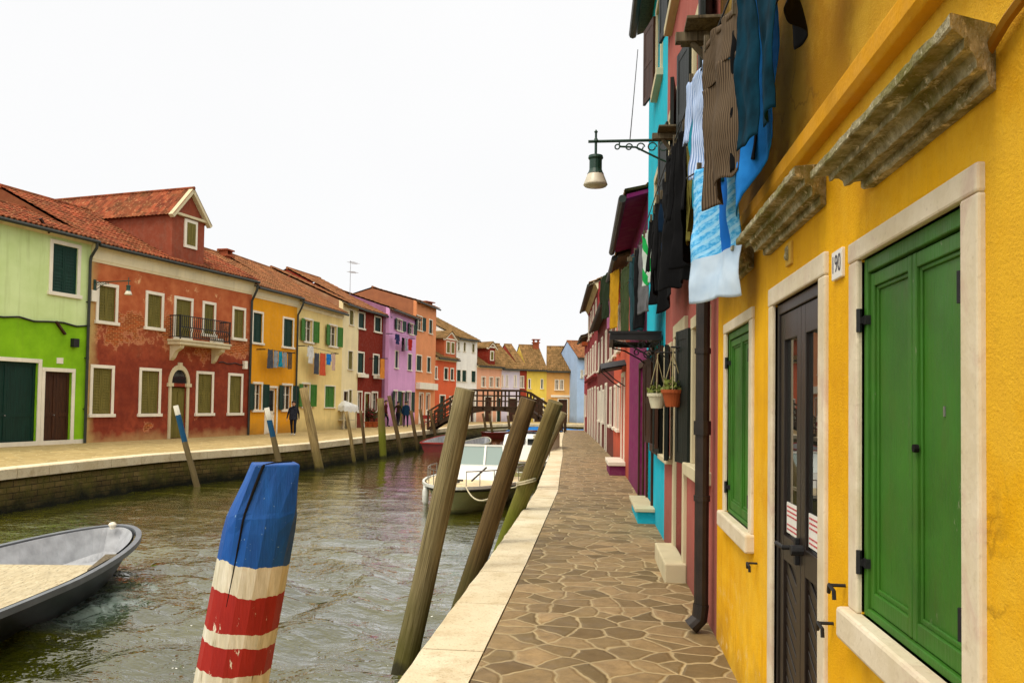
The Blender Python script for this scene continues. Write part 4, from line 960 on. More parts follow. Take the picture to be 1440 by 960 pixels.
for i, (a, b, z0, z1) in enumerate(((6.2, 7.2, 1.1, 2.28), (6.3, 7.3, 3.63, 4.88), (8.6, 9.5, 3.63, 4.88), (6.3, 7.3, 5.98, 7.12), (8.6, 9.5, 5.98, 7.12))):
    for s_, Yh in ((0, b-.02), (1, a+.02)):
        if i == 0 and s_ == 1: continue
        lf = leaf_mesh(MB(), 0, .44, z0, z1, -.018, .018).build('shutter', darksh, root); lf.location = (10-Yh, -.04, 0); lf.rotation_euler.z = -R_(172) if s_ == 0 else -R_(10)
# doorway step and the pale jamb panel
st_ = MB(); st_.box(10-8.8, 10-7.62, -.2, .0, -.1, .17); st_.build('doorstep', M['trim'], root, bevel=.015)
# cyan house
cy = plaster('turquoise_plaster', hx('04b4cc'), stain=.15, base_dirt=.25)
cw = lambda a, b, z0, z1, **k: [13.2-b, 13.2-a, z0, z1, k]
root, w, rf, W = rhouse(13.2, 10, 7.7, 'turquoise blue house with brown shutters and a step with a turquoise riser', cy, roof=M['tile_old'], depth=7, rise=1.4, over=.22,
    win=[cw(10.2, 11.25, 1.0, 2.35, style='open', sh=M['brown_wood'], fr=M['brown_wood'], openw=.42), cw(10.7, 11.6, 3.5, 4.8, style='closed', sh=M['brown_wood'], fr=M['trim']), cw(10.7, 11.6, 5.9, 7.2, style='glass', fr=M['trim'])],
    doors=[[13.2-12.8, 13.2-11.65, .16, 2.45, dict(fr=M['brown_wood'], m=M['brown_wood'])]])
for a, z0, z1 in ((11.55, 6.0, 7.1),):
    lf = leaf_mesh(MB(), 0, .5, z0, z1, -.018, .018).build('shutter', M['brown_wood'], root); lf.location = (13.2-a, -.05, 0); lf.rotation_euler.z = -R_(168)
st_ = MB(); st_.box(13.2-12.9, 13.2-11.35, -.23, .0, -.1, .16); st_ = st_.build('doorstep', cy, root)
MB().box(13.2-12.95, 13.2-11.3, -.27, .0, .16, .21).build('tread', M['trim'], st_, bevel=.008)
# purple house
pu = plaster('deep_purple_plaster', hx('7a1f56'), stain=.2, base_dirt=.3)
pw2 = lambda a, b, z0, z1, **k: [17.9-b, 17.9-a, z0, z1, k]
rhouse(17.9, 13.2, 5.05, 'deep purple house between the turquoise and the orange fronts', pu, roof=M['tile_dark'], depth=7, rise=1.0, over=.36, soffit=pu,
    win=[pw2(13.8, 14.7, 3.0, 4.3, style='closed', sh=darksh, fr=M['trim']), pw2(16.4, 17.3, 3.0, 4.3, style='closed', sh=darksh, fr=M['trim'])], doors=[[17.9-14.6, 17.9-13.5, .0, 2.35, dict(m=M['brown_wood'], fr=M['brown_wood'])]])
# orange salmon house
sa = plaster('salmon_orange_plaster', hx('c4543a'), stain=.2)
ow = lambda a, b, z0, z1, **k: [25-b, 25-a, z0, z1, k]
root, w, rf, W = rhouse(25, 17.9, 4.95, 'salmon orange house with a curved canopy and a white capped purple step', sa, roof=M['tile_dark'], depth=7, rise=1.4, over=.3,
    win=[ow(18.8, 19.7, 3.0, 4.3, style='closed', sh=darksh, t=.08), ow(21.5, 22.4, 3.0, 4.3, style='closed', sh=darksh, t=.08), ow(23.7, 24.6, 3.0, 4.3, style='closed', sh=darksh, t=.08), ow(23.5, 24.4, .9, 2.2, style='glass', t=.08), ow(21.6, 22.6, .9, 2.2, style='closed', sh=darksh, t=.08)],
    doors=[[25-20.6, 25-19.4, .3, 2.4, dict(m=plain('orange_door_paint', hx('d2501c'), .5, .4))]])
s_ = MB(); s_.box(25-20.7, 25-19.0, -.36, 0, -.1, .22); s_ = s_.build('doorstep', pu, root); MB().box(25-20.75, 25-18.95, -.4, 0, .22, .31).build('tread', M['white'], s_, bevel=.01)
# curved canopy over the orange door
cn_ = MB()
def cfn(u, v): x = 25-20.9+1.9*u; return (x, -.55*v, 2.42+.16*math.sin(PI*u)+.1*(1-v))
cn_.grid(cfn, 12, 4); cn_.grid(lambda u, v: (lambda q: (q[0], q[1], q[2]+.03))(cfn(u, v)), 12, 4); cn_.tube([cfn(u/12, 1) for u in range(13)], .03, 6)
for u in (.06, .94):
    q = cfn(u, 0); cn_.tube([(q[0], -.02, 2.05), (q[0], -.25, 2.2), (q[0], -.53, cfn(u, 1)[2])], .015, 6)
cn_.build('canopy', M['iron'], root)
# brick red house and the taller red one
rhouse(37, 25, 5.0, 'low brownish red house with white framed doors beyond the salmon one', plaster('brownish_red_plaster', hx('6e2c28'), stain=.2), roof=M['tile_dark'], depth=7, rise=1.3, over=.3,
    win=[[a, a+.9, 3.0, 4.3, dict(style='closed', sh=darksh, t=.09)] for a in (1, 4, 7, 10)]+[[a, a+.9, .9, 2.2, dict(style='glass', t=.09)] for a in (2.2, 5.4, 10.2)], doors=[[.5, 1.6, 0, 2.4], [7.2, 8.3, 0, 2.4], [3.7, 4.7, 0, 2.4]])
redp = plaster('crimson_plaster', hx('86262a'), stain=.2)
R7 = rhouse(48, 37, 7.2, 'tall crimson house with white window frames and a cornice', redp, roof=M['tile_dark'], depth=7, rise=1.5, over=.4, cor=.35,
    win=[[a, a+1.0, 5.2, 6.6, dict(style='glass', t=.09)] for a in (1, 3.6, 6.2, 8.8)]+[[a, a+1.0, 3.1, 4.6, dict(style='glass', t=.09)] for a in (1, 3.6, 6.2, 8.8)], doors=[[a, a+1.1, 0, 2.5, dict(t=.12)] for a in (1, 3.6, 6.2, 8.8)])
MB().tube([(0, -.12, 2.95), (11, -.12, 2.95)], .08, 6).build('string_course', redp, R7[0])
fb = MB(); fb.box(1.0, 2.0, -.4, -.1, 4.95, 5.15); fb.build('window_box', M['pot'], R7[0])
rhouse(52.9, 48, 5.7, 'small raspberry pink house at the far end of the right quay', plaster('raspberry_plaster', hx('a03a3e'), stain=.2), roof=M['tile_dark'], depth=7, rise=1.3, over=.4,
    win=[[1, 1.9, 3.4, 4.7, dict(style='glass', t=.1)], [3, 3.9, 3.4, 4.7, dict(style='glass', t=.1)], [3, 3.9, .9, 2.2, dict(style='glass', t=.1)]], doors=[[.8, 1.8, 0, 2.3]])
# ------------------------------------------------------------------ mooring piles
def pile(base, top, r0, r1, mat, name='mooring_pile', n=18, sd=0, rings=14, wob=.09, cut=None):
    b, t_ = Vector(base), Vector(top); a = MB(); pts = []; rad = []
    for i in range(rings+1):
        u = i/rings; p = Vector((0, 0, (t_-b).length*u))
        p += Vector((noise.noise(Vector((sd, u*2.1, 0))), noise.noise(Vector((sd, u*2.1, 9))), 0))*.035*math.sin(PI*u)
        pts.append(p); rad.append((r0+(r1-r0)*u)*(1+.05*noise.noise(Vector((sd+3, u*5, 1)))))
    a.tube(pts, rad, n, wob=wob, sd=sd)
    o = a.build(name, mat, loc=b, smooth=False)
    o.rotation_euler = (t_-b).normalized().to_track_quat('Z', 'Y').to_euler()
    for pl in o.data.polygons: pl.use_smooth = len(pl.vertices) == 4
    return o
PG = 'mooring piles beside the near quay'; PF = 'mooring piles along the opposite quay'
wp1 = wood('grey_pile_wood', hx('5a4d2e'), hx('9c8e66'), .85, (16, 16, .45), hx('4d4c14'), .5)
wp2 = wood('brown_pile_wood', hx('3f2f18'), hx('76603a'), .85, (16, 16, .45), hx('42431a'), .6)
wp3 = wood('mossy_pile_wood', hx('544624'), hx('8c7a4a'), .85, (16, 16, .45), hx('6b7410'), 1.3)
def pw_(px, py, Y): return D(px, py, Y)
def pxpile(pt, pb, Yt, Yb, rt, rb, mat, label, sd, group=PG, extra=.7, name='mooring_pile'):
    t_ = D(pt[0], pt[1], Yt); g = G(pb[0], pb[1], -1.0) if Yb is None else D(pb[0], pb[1], Yb)
    if Yt is None: pass
    d = (g-t_).normalized(); b = g+d*((g.z+1.0+extra)/max(.2, -d.z) if True else 0)
    o = pile(b, t_, rb, rt, mat, name, sd=sd); return tag(o, label, 'mooring pile', group)
gy = G(567, 945, -1.0).y
pxpile((655, 547), (568, 945), gy-.15, None, .098, .118, wp1, 'tallest grey wooden pile, nearest the camera and leaning right over the water', 1)
pxpile((744, 561), (655, 838), 9.3, 9.4, .098, .125, wp2, 'brown wooden pile in front of the moored motorboat, second along the kerb', 2)
pxpile((781, 565), (716, 745), 12.2, 12.6, .12, .125, wp3, 'thick pile with yellow green moss and a rope tied round it', 3)
pxpile((793, 580), (742, 690), 15.6, 15.8, .075, .10, wp1, 'thin pale pile behind the moss covered one', 4)
# painted pile: blue faceted head, white with red bands
t = NT('painted_pile', .6, .35); o = t.obj(); x, y, z = t.xyz(o)
ch = t.noise(t.sc(o, (26, 26, 2.2)), 1.6, 7, .65); ch2 = t.noise(t.sc(o, (8, 8, 2)), 1.5, 6, .7)
wht = t.mix(t.ramp(ch2, .35, .65), hx('c9bfa0'), hx('e6dfcc')); wht = t.mix(t.ramp(ch, .60, .66), wht, hx('6b6046'))
wht = t.mix(t.math('MULTIPLY', t.ramp(ch, .42, .6), .35), wht, hx('8f8666'))
red = t.mix(t.ramp(ch2, .3, .7), hx('8a130a'), hx('a82418')); red = t.mix(t.ramp(t.noise(t.sc(o, (20, 20, 6)), 1.5, 6, .7), .635, .66), red, hx('ddd2bb'))
blu = t.mix(t.ramp(ch2, .3, .7), hx('073f86'), hx('0b58aa')); blu = t.mix(t.math('MULTIPLY', t.ramp(z, 1.31, 1.345), .0), blu, hx('2f9db8'))
blu = t.mix(t.ramp(t.noise(o, 60, 3), .7, .73), blu, hx('8fb4cc'))
ze = t.math('ADD', t.math('ADD', z, t.math('MULTIPLY', t.math('ADD', x, 1.36), .10)), t.math('ADD', t.math('MULTIPLY', t.math('SUBTRACT', t.noise(t.sc(o, (30, 30, 1)), 1.5, 3), .5), .014), t.math('MULTIPLY', t.math('SUBTRACT', t.noise(o, 6, 3), .5), .05)))
cmx = wht
def band(lo, hi, c, cur):
    m = t.math('MULTIPLY', t.math('GREATER_THAN', ze, lo), t.math('LESS_THAN', ze, hi)); return t.mix(m, cur, c)
PZ = .975; Y0 = 3.2; zr = lambda y: EYE-(y-564)*Y0/F
cmx = band(zr(892), zr(838), red, cmx); cmx = band(zr(952), zr(912), red, cmx); cmx = band(zr(1030), zr(985), red, cmx)
cmx = band(zr(796), 9, blu, cmx); t.col(cmx); t.bump(ch, .5, .01)
ax = lambda z: Vector((-1.392+(z-.97)*.165, Y0, z))
a = MB(); n = 16; rows = []
def ring(z, r, sq=0.0, flat=1.0):
    c = ax(z)+Vector((max(0, z-1.16)/.187*.016, 0, 0)); P = []
    for k in range(n):
        an = 2*PI*k/n+.12; rr = r*(1+.012*noise.noise(Vector((math.cos(an)*2, math.sin(an)*2, z*3))))
        fx = max(abs(math.cos(an-.5)), abs(math.sin(an-.5))); q = rr*(1-sq)+sq*rr*.80/fx
        P.append((c.x+q*math.cos(an), c.y+q*math.sin(an), z))
    return P
for z, r, s in ((-1.6, .165, 0), (-1, .16, 0), (-.3, .155, 0), (.2, .15, 0), (.6, .146, 0), (.8, .145, 0), (.97, .144, 0), (1.08, .147, .15), (1.14, .149, .4), (1.16, .147, .55), (1.342, .108, .95), (1.347, .104, .95)): a.v += ring(z, r, s)
m = len(a.v)//n
a.f = [(i*n+k, i*n+(k+1) % n, (i+1)*n+(k+1) % n, (i+1)*n+k) for i in range(m-1) for k in range(n)]+[tuple((m-1)*n+k for k in range(n))]; a.mi = [0]*len(a.f)
p = a.build('mooring_pile', t.m); tag(p, 'painted pile with blue faceted head above white and red bands', 'mooring pile', PG)
# the drying crack running down from its head
ck = MB(); cks = []
from mathutils.bvhtree import BVHTree
bv = BVHTree.FromPolygons([Vector(q) for q in a.v], a.f)
for i in range(25):
    u = i/24; z = 1.344-(1.344-.80)*u; c = ax(z)+Vector((max(0, z-1.16)/.187*.016, 0, 0)); an = R_(266-4*u)
    h_ = bv.ray_cast(c+Vector((math.cos(an), math.sin(an), 0))*.4, -Vector((math.cos(an), math.sin(an), 0)))[0]
    cks.append(tuple(h_) if h_ else tuple(c))
w_ = [.0062*(1-u/24*.8) for u in range(25)]
ck.tube(cks, w_, 6); ck.tube([cks[0], (ax(1.349).x+.01, Y0+.0, 1.3475), (ax(1.349).x+.05, Y0+.085, 1.3475)], .0055, 6)
ck.build('drying_crack', M['dark'], p)
# piles by the opposite quay
fw = wood('far_pile_wood', hx('6f5a36'), hx('a08a5c'), .85, (8, 8, .6), hx('55501c'), .4)
fd = wood('far_dark_pile_wood', hx('44341f'), hx('6d5838'), .85, (8, 8, .6), hx('3f3c16'), .4)
def capped(nm, bands, basec):
    t = NT(nm, .8, .25); o = t.obj(); x, y, z = t.xyz(o); ff = t.noise(t.sc(o, (9, 9, .7)), 3, 6)
    c = t.mix(t.ramp(ff, .3, .7), dk(basec, .7), basec)
    for lo, col in bands:
        c = t.mix(t.math('GREATER_THAN', t.math('ADD', z, t.math('MULTIPLY', t.noise(o, 5, 3), .1)), lo), c, t.mix(t.ramp(ff, .35, .6), dk(col, .8), col))
    t.col(c); return t.m
far_p = [((247, 570), (277, 678), .075, .10, None, 'white tipped blue painted pile, leftmost along the opposite quay'),
         ((375, 573), (397, 650), .09, .11, None, 'pile with white tip and blue band beside the walking person'),
         ((426, 545), (450, 647), .15, .17, fw, 'thick bare wooden pile in front of the cream house'),
         ((487, 578), (499, 646), .075, .085, fw, 'thin pale pile in front of the white cloth stand'),
         ((507, 577), (515, 637), .065, .075, fd, 'very thin dark pile in front of the potted shrubs'),
         ((535, 560), (539, 636), .16, .17, wp3, 'mossy greenish pile in front of the dark red house'),
         ((547, 556), (565, 634), .10, .12, fd, 'slender dark pile slanting across the lavender house'),
         ((578, 577), (588, 629), .09, .11, fd, 'dark leaning pile next to the couple on the quay'),
         ((591, 575), (600, 622), .09, .1, fd, 'dark pile just left of the footbridge railing'),
         ((605, 577), (616, 618), .09, .1, fd, 'dark pile touching the left end of the footbridge')]
def foot(px, py):                                      # where the sight line meets the water just off the quay face
    for k in range(400):
        Y = 12+k*.15; p = D(px, py, Y)
        for a, b in zip(LK, LK[1:]):
            if a[1] <= Y <= b[1] and p.x < a[0]+(b[0]-a[0])*(Y-a[1])/(b[1]-a[1])+.42:
                q = D(px, py, Y-.3); return Vector((q.x, Y-.3, -1.0))
    return G(px, py, -1.0)
for i, (tp, bt, rt, rb, m, lab) in enumerate(far_p):
    g = foot(*bt); t_ = D(*tp, g.y-.2)
    ln = (t_-g).length
    if m is None: m = capped('blue_white_pile_paint' + str(i), [(ln*(.58 if i == 0 else .6)+.7, hx('164a6c')), (ln*.90+.7 if i == 0 else ln*.84+.7, hx('c4bfae'))], hx('6f6040'))
    d = (g-t_).normalized(); b = g+d*.7
    tag(pile(b, t_, rb, rt, m, sd=20+i, n=10, rings=8), lab, 'mooring pile', PF)
# more distant piles beyond the bridge
for i, (tp, bt) in enumerate((((688, 581), (695, 604)), ((679, 581), (687, 605)), ((714, 584), (719, 604)), ((722, 583), (728, 605)))):
    t_ = D(*tp, 61); g = D(*bt, 61); g.z = -1.3
    tag(pile(g, t_, .1, .09, fd, sd=40+i, n=8, rings=5), 'dark leaning pile seen under the arch of the footbridge', 'mooring pile', 'mooring piles beyond the footbridge')

# ------------------------------------------------------------------ footbridge
bx0, bx1, by0, by1 = -10.3, -2.35, 47.6, 49.6
br_root = empty('footbridge', ((bx0+bx1)/2, by0, 0), 0, 'dark wooden footbridge arching over the canal', 'bridge')
hwid = (bx1-bx0)/2
def dz(x):                                            # deck: ramps at the ends, level in the middle
    u = abs(x)/hwid; return 1.42 if u < .46 else 1.42-(1.42-.08)*((u-.46)/.54)
bw = wood('dark_bridge_timber', hx('2c1f14'), hx('4a3623'), .85)
N = 40; xs = [-hwid+2*hwid*i/N for i in range(N+1)]
a = MB()
for i in range(N): a.obox((xs[i]+hwid/N, 1.0, (dz(xs[i])+dz(xs[i+1]))/2), (hwid/N-.006, 0, (dz(xs[i+1])-dz(xs[i]))/2), (0, 1.0, 0), (0, 0, .03))
a.build('deck', bw, br_root)
for y in (.06, 1.94):
    a = MB(); P = [(x, dz(x)-.02) for x in xs]+[(x, min(dz(x)-.16, 1.18-1.35*(abs(x)/hwid)**2.2)) for x in reversed(xs)]
    m_ = len(P)
    for i in range(N): 
        q = [P[i], P[i+1], P[m_-2-i], P[m_-1-i]]; a.prism(q, 'y', y-.05, y+.05)
    a.build('arch_beam', bw, br_root)
for y in (.06, 1.94):
    a = MB()
    for k in range(13):
        x = -hwid+.05+(2*hwid-.1)*k/12; a.box(x-.045, x+.045, y-.05, y+.05, dz(x)-.2, dz(x)+.98)
        if k % 3 == 0: a.box(x+.16, x+.25, y-.045, y+.045, dz(x+.2)-.1, dz(x+.2)+.96)
    for h_, s_ in ((.98, .1), (.66, .07), (.34, .07)):
        for i in range(0, N, 2): a.beam((xs[i], y-.065, dz(xs[i])+h_), (xs[i+2], y-.065, dz(xs[i+2])+h_), .05, s_)
    a.build('railing', bw, br_root)

# ------------------------------------------------------------------ boats
def hullf(Ln, Bm, sh0, sh1, keel, p=2.4, q=.75, tr=.82, flare=1.5):
    def pt(t, s, k=1.0):                               # t: stern 0 - bow 1, s: keel 0 - sheer 1
        hb = Bm/2*k*(max(0, 1-t**p)**q)*(tr+(1-tr)*min(1, t*2.2))
        zs = sh0+(sh1-sh0)*t**2.0; zk = keel+(.15*t**6)*(zs-keel)*2.2
        xx = Ln*(t-.5) - (1-s)*Ln*.07*t**5
        return xx, hb*(s**.45 if s > 0 else 0)*(1-.12*(1-s)), zk+(zs-zk)*s**flare
    return pt
def boat(name, label, loc, rz, Ln, Bm, sh0, sh1, hullm, rimm, inm, deckm=None, group=None, floor_z=-.02, p=2.4, q=.75, tr=.82, rim=.07, deck_t=.72):
    root = empty(name, loc, rz, label, 'boat', group); pt = hullf(Ln, Bm, sh0, sh1, -.28, p, q, tr)
    nt_, ns = 26, 7; T = [1-(1-i/nt_)**1.6 for i in range(nt_+1)]; a = MB()
    for sg in (1, -1):
        P = []
        for t_ in T:
            for j in range(ns+1):
                x, y, z = pt(t_, j/ns); P.append((x, sg*y, z))
        a.add(P, [(i*(ns+1)+j, (i+1)*(ns+1)+j, (i+1)*(ns+1)+j+1, i*(ns+1)+j+1) for i in range(nt_) for j in range(ns)])
    tr_ = [(pt(0, j/ns)[0], pt(0, j/ns)[1], pt(0, j/ns)[2]) for j in range(ns+1)]
    a.add(tr_+[(x, -y, z) for x, y, z in tr_], [(j, j+1, ns+2+j, ns+1+j) for j in range(ns)])
    hull = a.build('hull', hullm, root, smooth=True, fix=True)
    # rim
    a = MB(); out = [pt(t_, 1) for t_ in T]; path = [(x, y, z) for x, y, z in out]+[(x, -y, z) for x, y, z in reversed(out[:-1])]; path = path+[path[0]]
    P = []; m = len(path)
    for i, c in enumerate(path):
        c = Vector(c); d = Vector(path[min(i+1, m-1)])-Vector(path[max(i-1, 0)]); d.z = 0; d = d.normalized() if d.length > 1e-6 else Vector((1, 0, 0)); nn = Vector((d.y, -d.x, 0))
        for u, v in ((-.02, -.05), (-.025, .015), (-rim, .02), (-rim, -.05)): P.append(c-nn*u*-1*1+Vector((0, 0, v)) if False else c+nn*(-u-.0)*1.0*-1+Vector((0, 0, v)))
    a.add(P, [(i*4+k, i*4+(k+1) % 4, (i+1)*4+(k+1) % 4, (i+1)*4+k) for i in range(m-1) for k in range(4)])
    a.build('gunwale', rimm, root)
    # inside skin and floor
    a = MB(); k = 1-.06/Bm
    for sg in (1, -1):
        P = []
        for t_ in T:
            for s in (.25, .55, 1):
                x, y, z = pt(min(t_, .992), s, k); P.append((x*.985, sg*y, z if s > .9 else max(z, floor_z)))
        mm = len(T); a.add(P, [(i*3+j, (i+1)*3+j, (i+1)*3+j+1, i*3+j+1) for i in range(mm-1) for j in range(2)])
    cl = [pt(.992, s, k) for s in (.25, .55, 1)]
    a.add([(x*.985, sg*y, max(z, floor_z)) for sg in (1, -1) for x, y, z in cl], [(0, 1, 4, 3), (1, 2, 5, 4)])
    P = []
    for t_ in T:
        x, y, z = pt(min(t_, .992), .45, k); P += [(x*.985, y, floor_z), (x*.985, -y, floor_z)]
    a.add(P, [(i*2, i*2+1, i*2+3, i*2+2) for i in range(len(T)-1)])
    a.build('inner_hull', inm, root, fix=False)
    if deckm:
        a = MB(); P = []
        ts = [deck_t+(1-deck_t)*i/14 for i in range(15)]
        for t_ in ts:
            x, y, z = pt(min(t_, .995), 1, k); 
            for j in range(7): f = j/6*2-1; P.append((x, y*f, z+.005+.05*(1-f*f)))
        a.add(P, [(i*7+j, i*7+j+1, (i+1)*7+j+1, (i+1)*7+j) for i in range(14) for j in range(6)])
        a.build('foredeck', deckm, root, smooth=True)
    return root, pt
grey_h = plain('dark_grey_hull_paint', hx('34373d'), .45, .4, 0, .3, 3, .1); grey_r = plain('mid_grey_boat_paint', hx('6e7278'), .5, .4, 0, .25, 4, .15)
gin = plain('worn_grey_inside', hx('a4a6aa'), .6, .3, 0, .3, 5, .2)
ply = wood('pale_plywood', hx('a89878'), hx('c9bc9c'), .8, (2, 8, 2))
WL = -1.0
root, pt = boat('motor_boat', 'grey open boat with a pale plywood deck moving along the canal', (-7.12, 9.05, WL+.02), PI/2+R_(8), 6.4, 2.2, .47, .57, grey_h, grey_r, gin, p=3.4, q=.62, floor_z=.12, rim=.10)
a = MB(); a.obox((-.75, -.15, .40), (1.55, 0, .02), (0, .8, 0), (0, 0, .018)); a.build('plywood_deck', ply, root, bevel=.006)
a = MB(); a.obox((.75, -.90, .475), (.35, .05, .03), (-.01, .075, 0), (0, 0, .018)); a.build('worn_rail_board', M['grey_wood'], root)
a = MB(); a.tube([(3.0, .0, .56), (3.0, .0, .60)], [.04, .04], 10); a.lathe([(.0, .0), (.05, .02), (.06, .05), (.04, .08), (0, .09)], 10, (3.0, 0, .575)); a.build('bow_post', M['white'], root)
# white motorboat
wh = plain('white_gelcoat', hx('c9c6ae'), .35, .5, 0, .2, 3); cream_d = plain('cream_deck', hx('d6c296'), .55, .3, 0, .2, 4); rubber = plain('dark_rubbing_strake', hx('3a3630'), .6)
cabw = plain('white_cabin_paint', hx('dcdcd4'), .4, .5, 0, .1, 3)
wsg = glass('tinted_windscreen', (.20, .27, .25), .06)
BX, BY = -3.36, 21.5
root, pt = boat('motor_boat', 'white motorboat with windscreen and cream foredeck moored to the kerb piles', (BX, BY, WL+.02), -PI/2-.03, 5.6, 2.75, .55, .64, plain('cream_green_hull', hx('a3a374'), .4, .45, 0, .3, 2), cabw, cream_d, cream_d, p=2.8, q=.62, deck_t=.30, floor_z=.1, rim=.08)
a = MB(); T = [i/20 for i in range(21)]; ps = [pt(t_, .93) for t_ in T]
for sg in (1, -1): a.tube([(x, sg*(y+.012), z-.02) for x, y, z in ps], .032, 6)
a.build('rubbing_strake', rubber, root)
a = MB(); a.prism([(-2.0, .6), (.75, .6), (.55, .86), (.15, .95), (-2.0, .95)], 'y', -.88, .88); a.build('cabin', cabw, root, bevel=.05)
ws = MB()
f0, f1 = (.1, .95), (-.3, 1.46)
for sg in (-1, 1): ws.beam((f0[0], sg*.82, f0[1]), (f1[0], sg*.72, f1[1]), .05, .05); ws.beam((f1[0], sg*.72, f1[1]), (-1.3, sg*.8, 1.02), .04, .04)
ws.beam((f1[0], -.74, f1[1]), (f1[0], .74, f1[1]), .05, .05); ws.beam((f0[0], -.84, f0[1]), (f0[0], .84, f0[1]), .05, .05); ws.beam((f0[0], .28, f0[1]), (f1[0], .25, f1[1]), .05, .05)
wf = ws.build('windscreen_frame', cabw, root)
g = MB(); g.add([(f0[0]-.01, -.82, f0[1]), (f0[0]-.01, .82, f0[1]), (f1[0]-.01, .72, f1[1]), (f1[0]-.01, -.72, f1[1])], [(0, 1, 2, 3)])
for sg in (-1, 1): g.add([(f0[0]-.03, sg*.825, f0[1]), (f1[0]-.03, sg*.725, f1[1]), (-1.28, sg*.8, 1.0)], [(0, 1, 2)])
g.build('windscreen', wsg, wf)
r = MB(); rp = [pt(t_, 1) for t_ in (.35, .5, .65, .8, .9, .965)]
for sg in (1, -1): 
    r.tube([(x, sg*y*.95, z+.36) for x, y, z in rp], .014, 6)
    for x, y, z in rp[::1]: r.tube([(x, sg*y*.95, z), (x, sg*y*.95, z+.36)], .011, 5)
r.build('bow_rail', plain('stainless_rail', (.35, .34, .32), .3, .5, .9), root)
c = MB(); c.box(2.2, 2.32, -.07, .07, .7, .78); c.tube([(2.26, -.16, .76), (2.26, .16, .76)], .025, 8); c.tube([(1.9, .3, .72), (1.3, .55, 1.0)], .022, 6); c.build('cleat', rubber, root)
for i, (t_, sg) in enumerate(((.80, -1), (.55, 1), (.55, -1))):
    x, y, z = pt(t_, .9); f = MB(); f.lathe([(.0, -.32), (.05, -.29), (.08, -.2), (.08, .05), (.05, .13), (.015, .16)], 12, (x, sg*(y+.09), z-.12)); f.tube([(x, sg*(y+.09), z+.03), (x, sg*y, z+.1)], .01, 5); f.build('fender', cabw, root, smooth=True)
# further moored boats
root, pt = boat('motor_boat', 'white cabin boat with a blue cover behind the windscreen boat', (-2.55, 29.0, WL), -PI/2-.06, 5.4, 2.2, .55, .75, wh, cabw, cream_d, cream_d, group=None, deck_t=.55, floor_z=.1)
a = MB(); a.prism([(-2.2, .5), (1.2, .5), (.9, 1.2), (.5, 1.55), (-2.2, 1.55)], 'y', -.82, .82); cb = a.build('cabin', cabw, root, bevel=.05)
a = MB(); a.box(.42, .9, -.6, -.05, 1.15, 1.42); a.box(.42, .9, .05, .6, 1.15, 1.42); a.build('cabin_window', M['pane'], root)
a = MB(); a.grid(lambda u, v: (-2.3+2.2*u, -.9+1.8*v, 1.62+.10*math.sin(v*PI)+.03*math.sin(u*9+v*4)), 12, 10); a.build('blue_cover', cloth('blue_tarpaulin', hx('1e6fb8')), root, smooth=True)
def simple_boat(label, loc, rz, Ln, Bm, hm, rm_, im, cover=None, group='boats moored beyond the footbridge'):
    root, pt = boat('rowing_boat', label, loc, rz, Ln, Bm, .5, .72, hm, rm_, im, group=group)
    for x in (-Ln*.2, Ln*.12):
        yy = Bm*.38; MB().box(x-.12, x+.12, -yy, yy, .32, .36).build('thwart', ply, root)
    if cover:
        MB().grid(lambda u, v: (-Ln*.42+Ln*.75*u, (v-.5)*Bm*.8*(1-.4*u*u), .62+.22*math.sin(v*PI)+.03*math.sin(u*11)), 14, 10).build('cover', cover, root, smooth=True)
    return root
redh = plain('dark_red_hull', hx('6e1e1a'), .45, .4); tealh = plain('teal_hull', hx('1d5a58'), .45, .4); olh = plain('olive_grey_hull', hx('8f8c70'), .5, .4); bl = cloth('bright_blue_cover', hx('2579c4'))
simple_boat('pale olive grey boat floating under the bridge arch', (-9.0, 64.2, WL), -.25, 4.4, 1.7, olh, wh, gin)
simple_boat('dark red boat moored under the bridge arch', (-6.6, 61.0, WL), .45, 4.6, 1.7, redh, redh, gin)
simple_boat('teal boat with white rim just in front of the footbridge', (-6.7, 44.0, WL), 1.5, 4.0, 1.5, tealh, wh, gin)
simple_boat('dark red boat moored to the opposite quay at the bridge end', (-9.0, 45.0, WL), 1.62, 4.8, 1.6, redh, plain('red_rim', hx('a5322a'), .5), gin)
simple_boat('boat under a bright blue cover at the right quay by the bridge', (-3.2, 38.5, WL), -PI/2-.1, 5.0, 1.9, wh, cabw, gin, bl)
simple_boat('dark boat with blue cover beyond the end of the right quay', (-1.2, 57.0, WL+.1), -.2, 5.0, 1.8, rubber, rubber, gin, bl)
def rope(label, pts, r=.014, m=None):
    a = MB(); a.tube(pts, r, 6); return tag(a.build('mooring_rope', m or plain('pale_rope', hx('c9bd9c'), .9)), label, 'rope')
p3 = D(740, 678, 12.45)
def sag(a, b, s, n=12):
    a, b = Vector(a), Vector(b); return [a.lerp(b, i/n)-Vector((0, 0, s*4*(i/n)*(1-i/n))) for i in range(n+1)]
p2 = D(698, 700, 9.35)
rope('pale mooring rope drooping from the motorboat bow to the brown pile', sag((BX+.2, BY-2.55, -.32), (p2.x-.05, p2.y+.13, p2.z), .16))
rope('pale mooring rope from the white motorboat to the mossy pile', sag((BX+.9, BY-1.2, -.34), (p3.x-.05, p3.y+.16, p3.z), .12))
a = MB()
for k, py in enumerate((612, 678)):
    c = D((764, 740)[k], py, 12.38); 
    for j in range(2): a.tube([(c.x+.145*math.cos(q*PI/8), c.y+.145*math.sin(q*PI/8), c.z+.03*j+.04*math.cos(q*PI/8)) for q in range(17)], .014, 5)
tag(a.build('mooring_rope', plain('pale_rope', hx('c9bd9c'), .9)), 'pale rope wound twice round the mossy pile', 'rope')

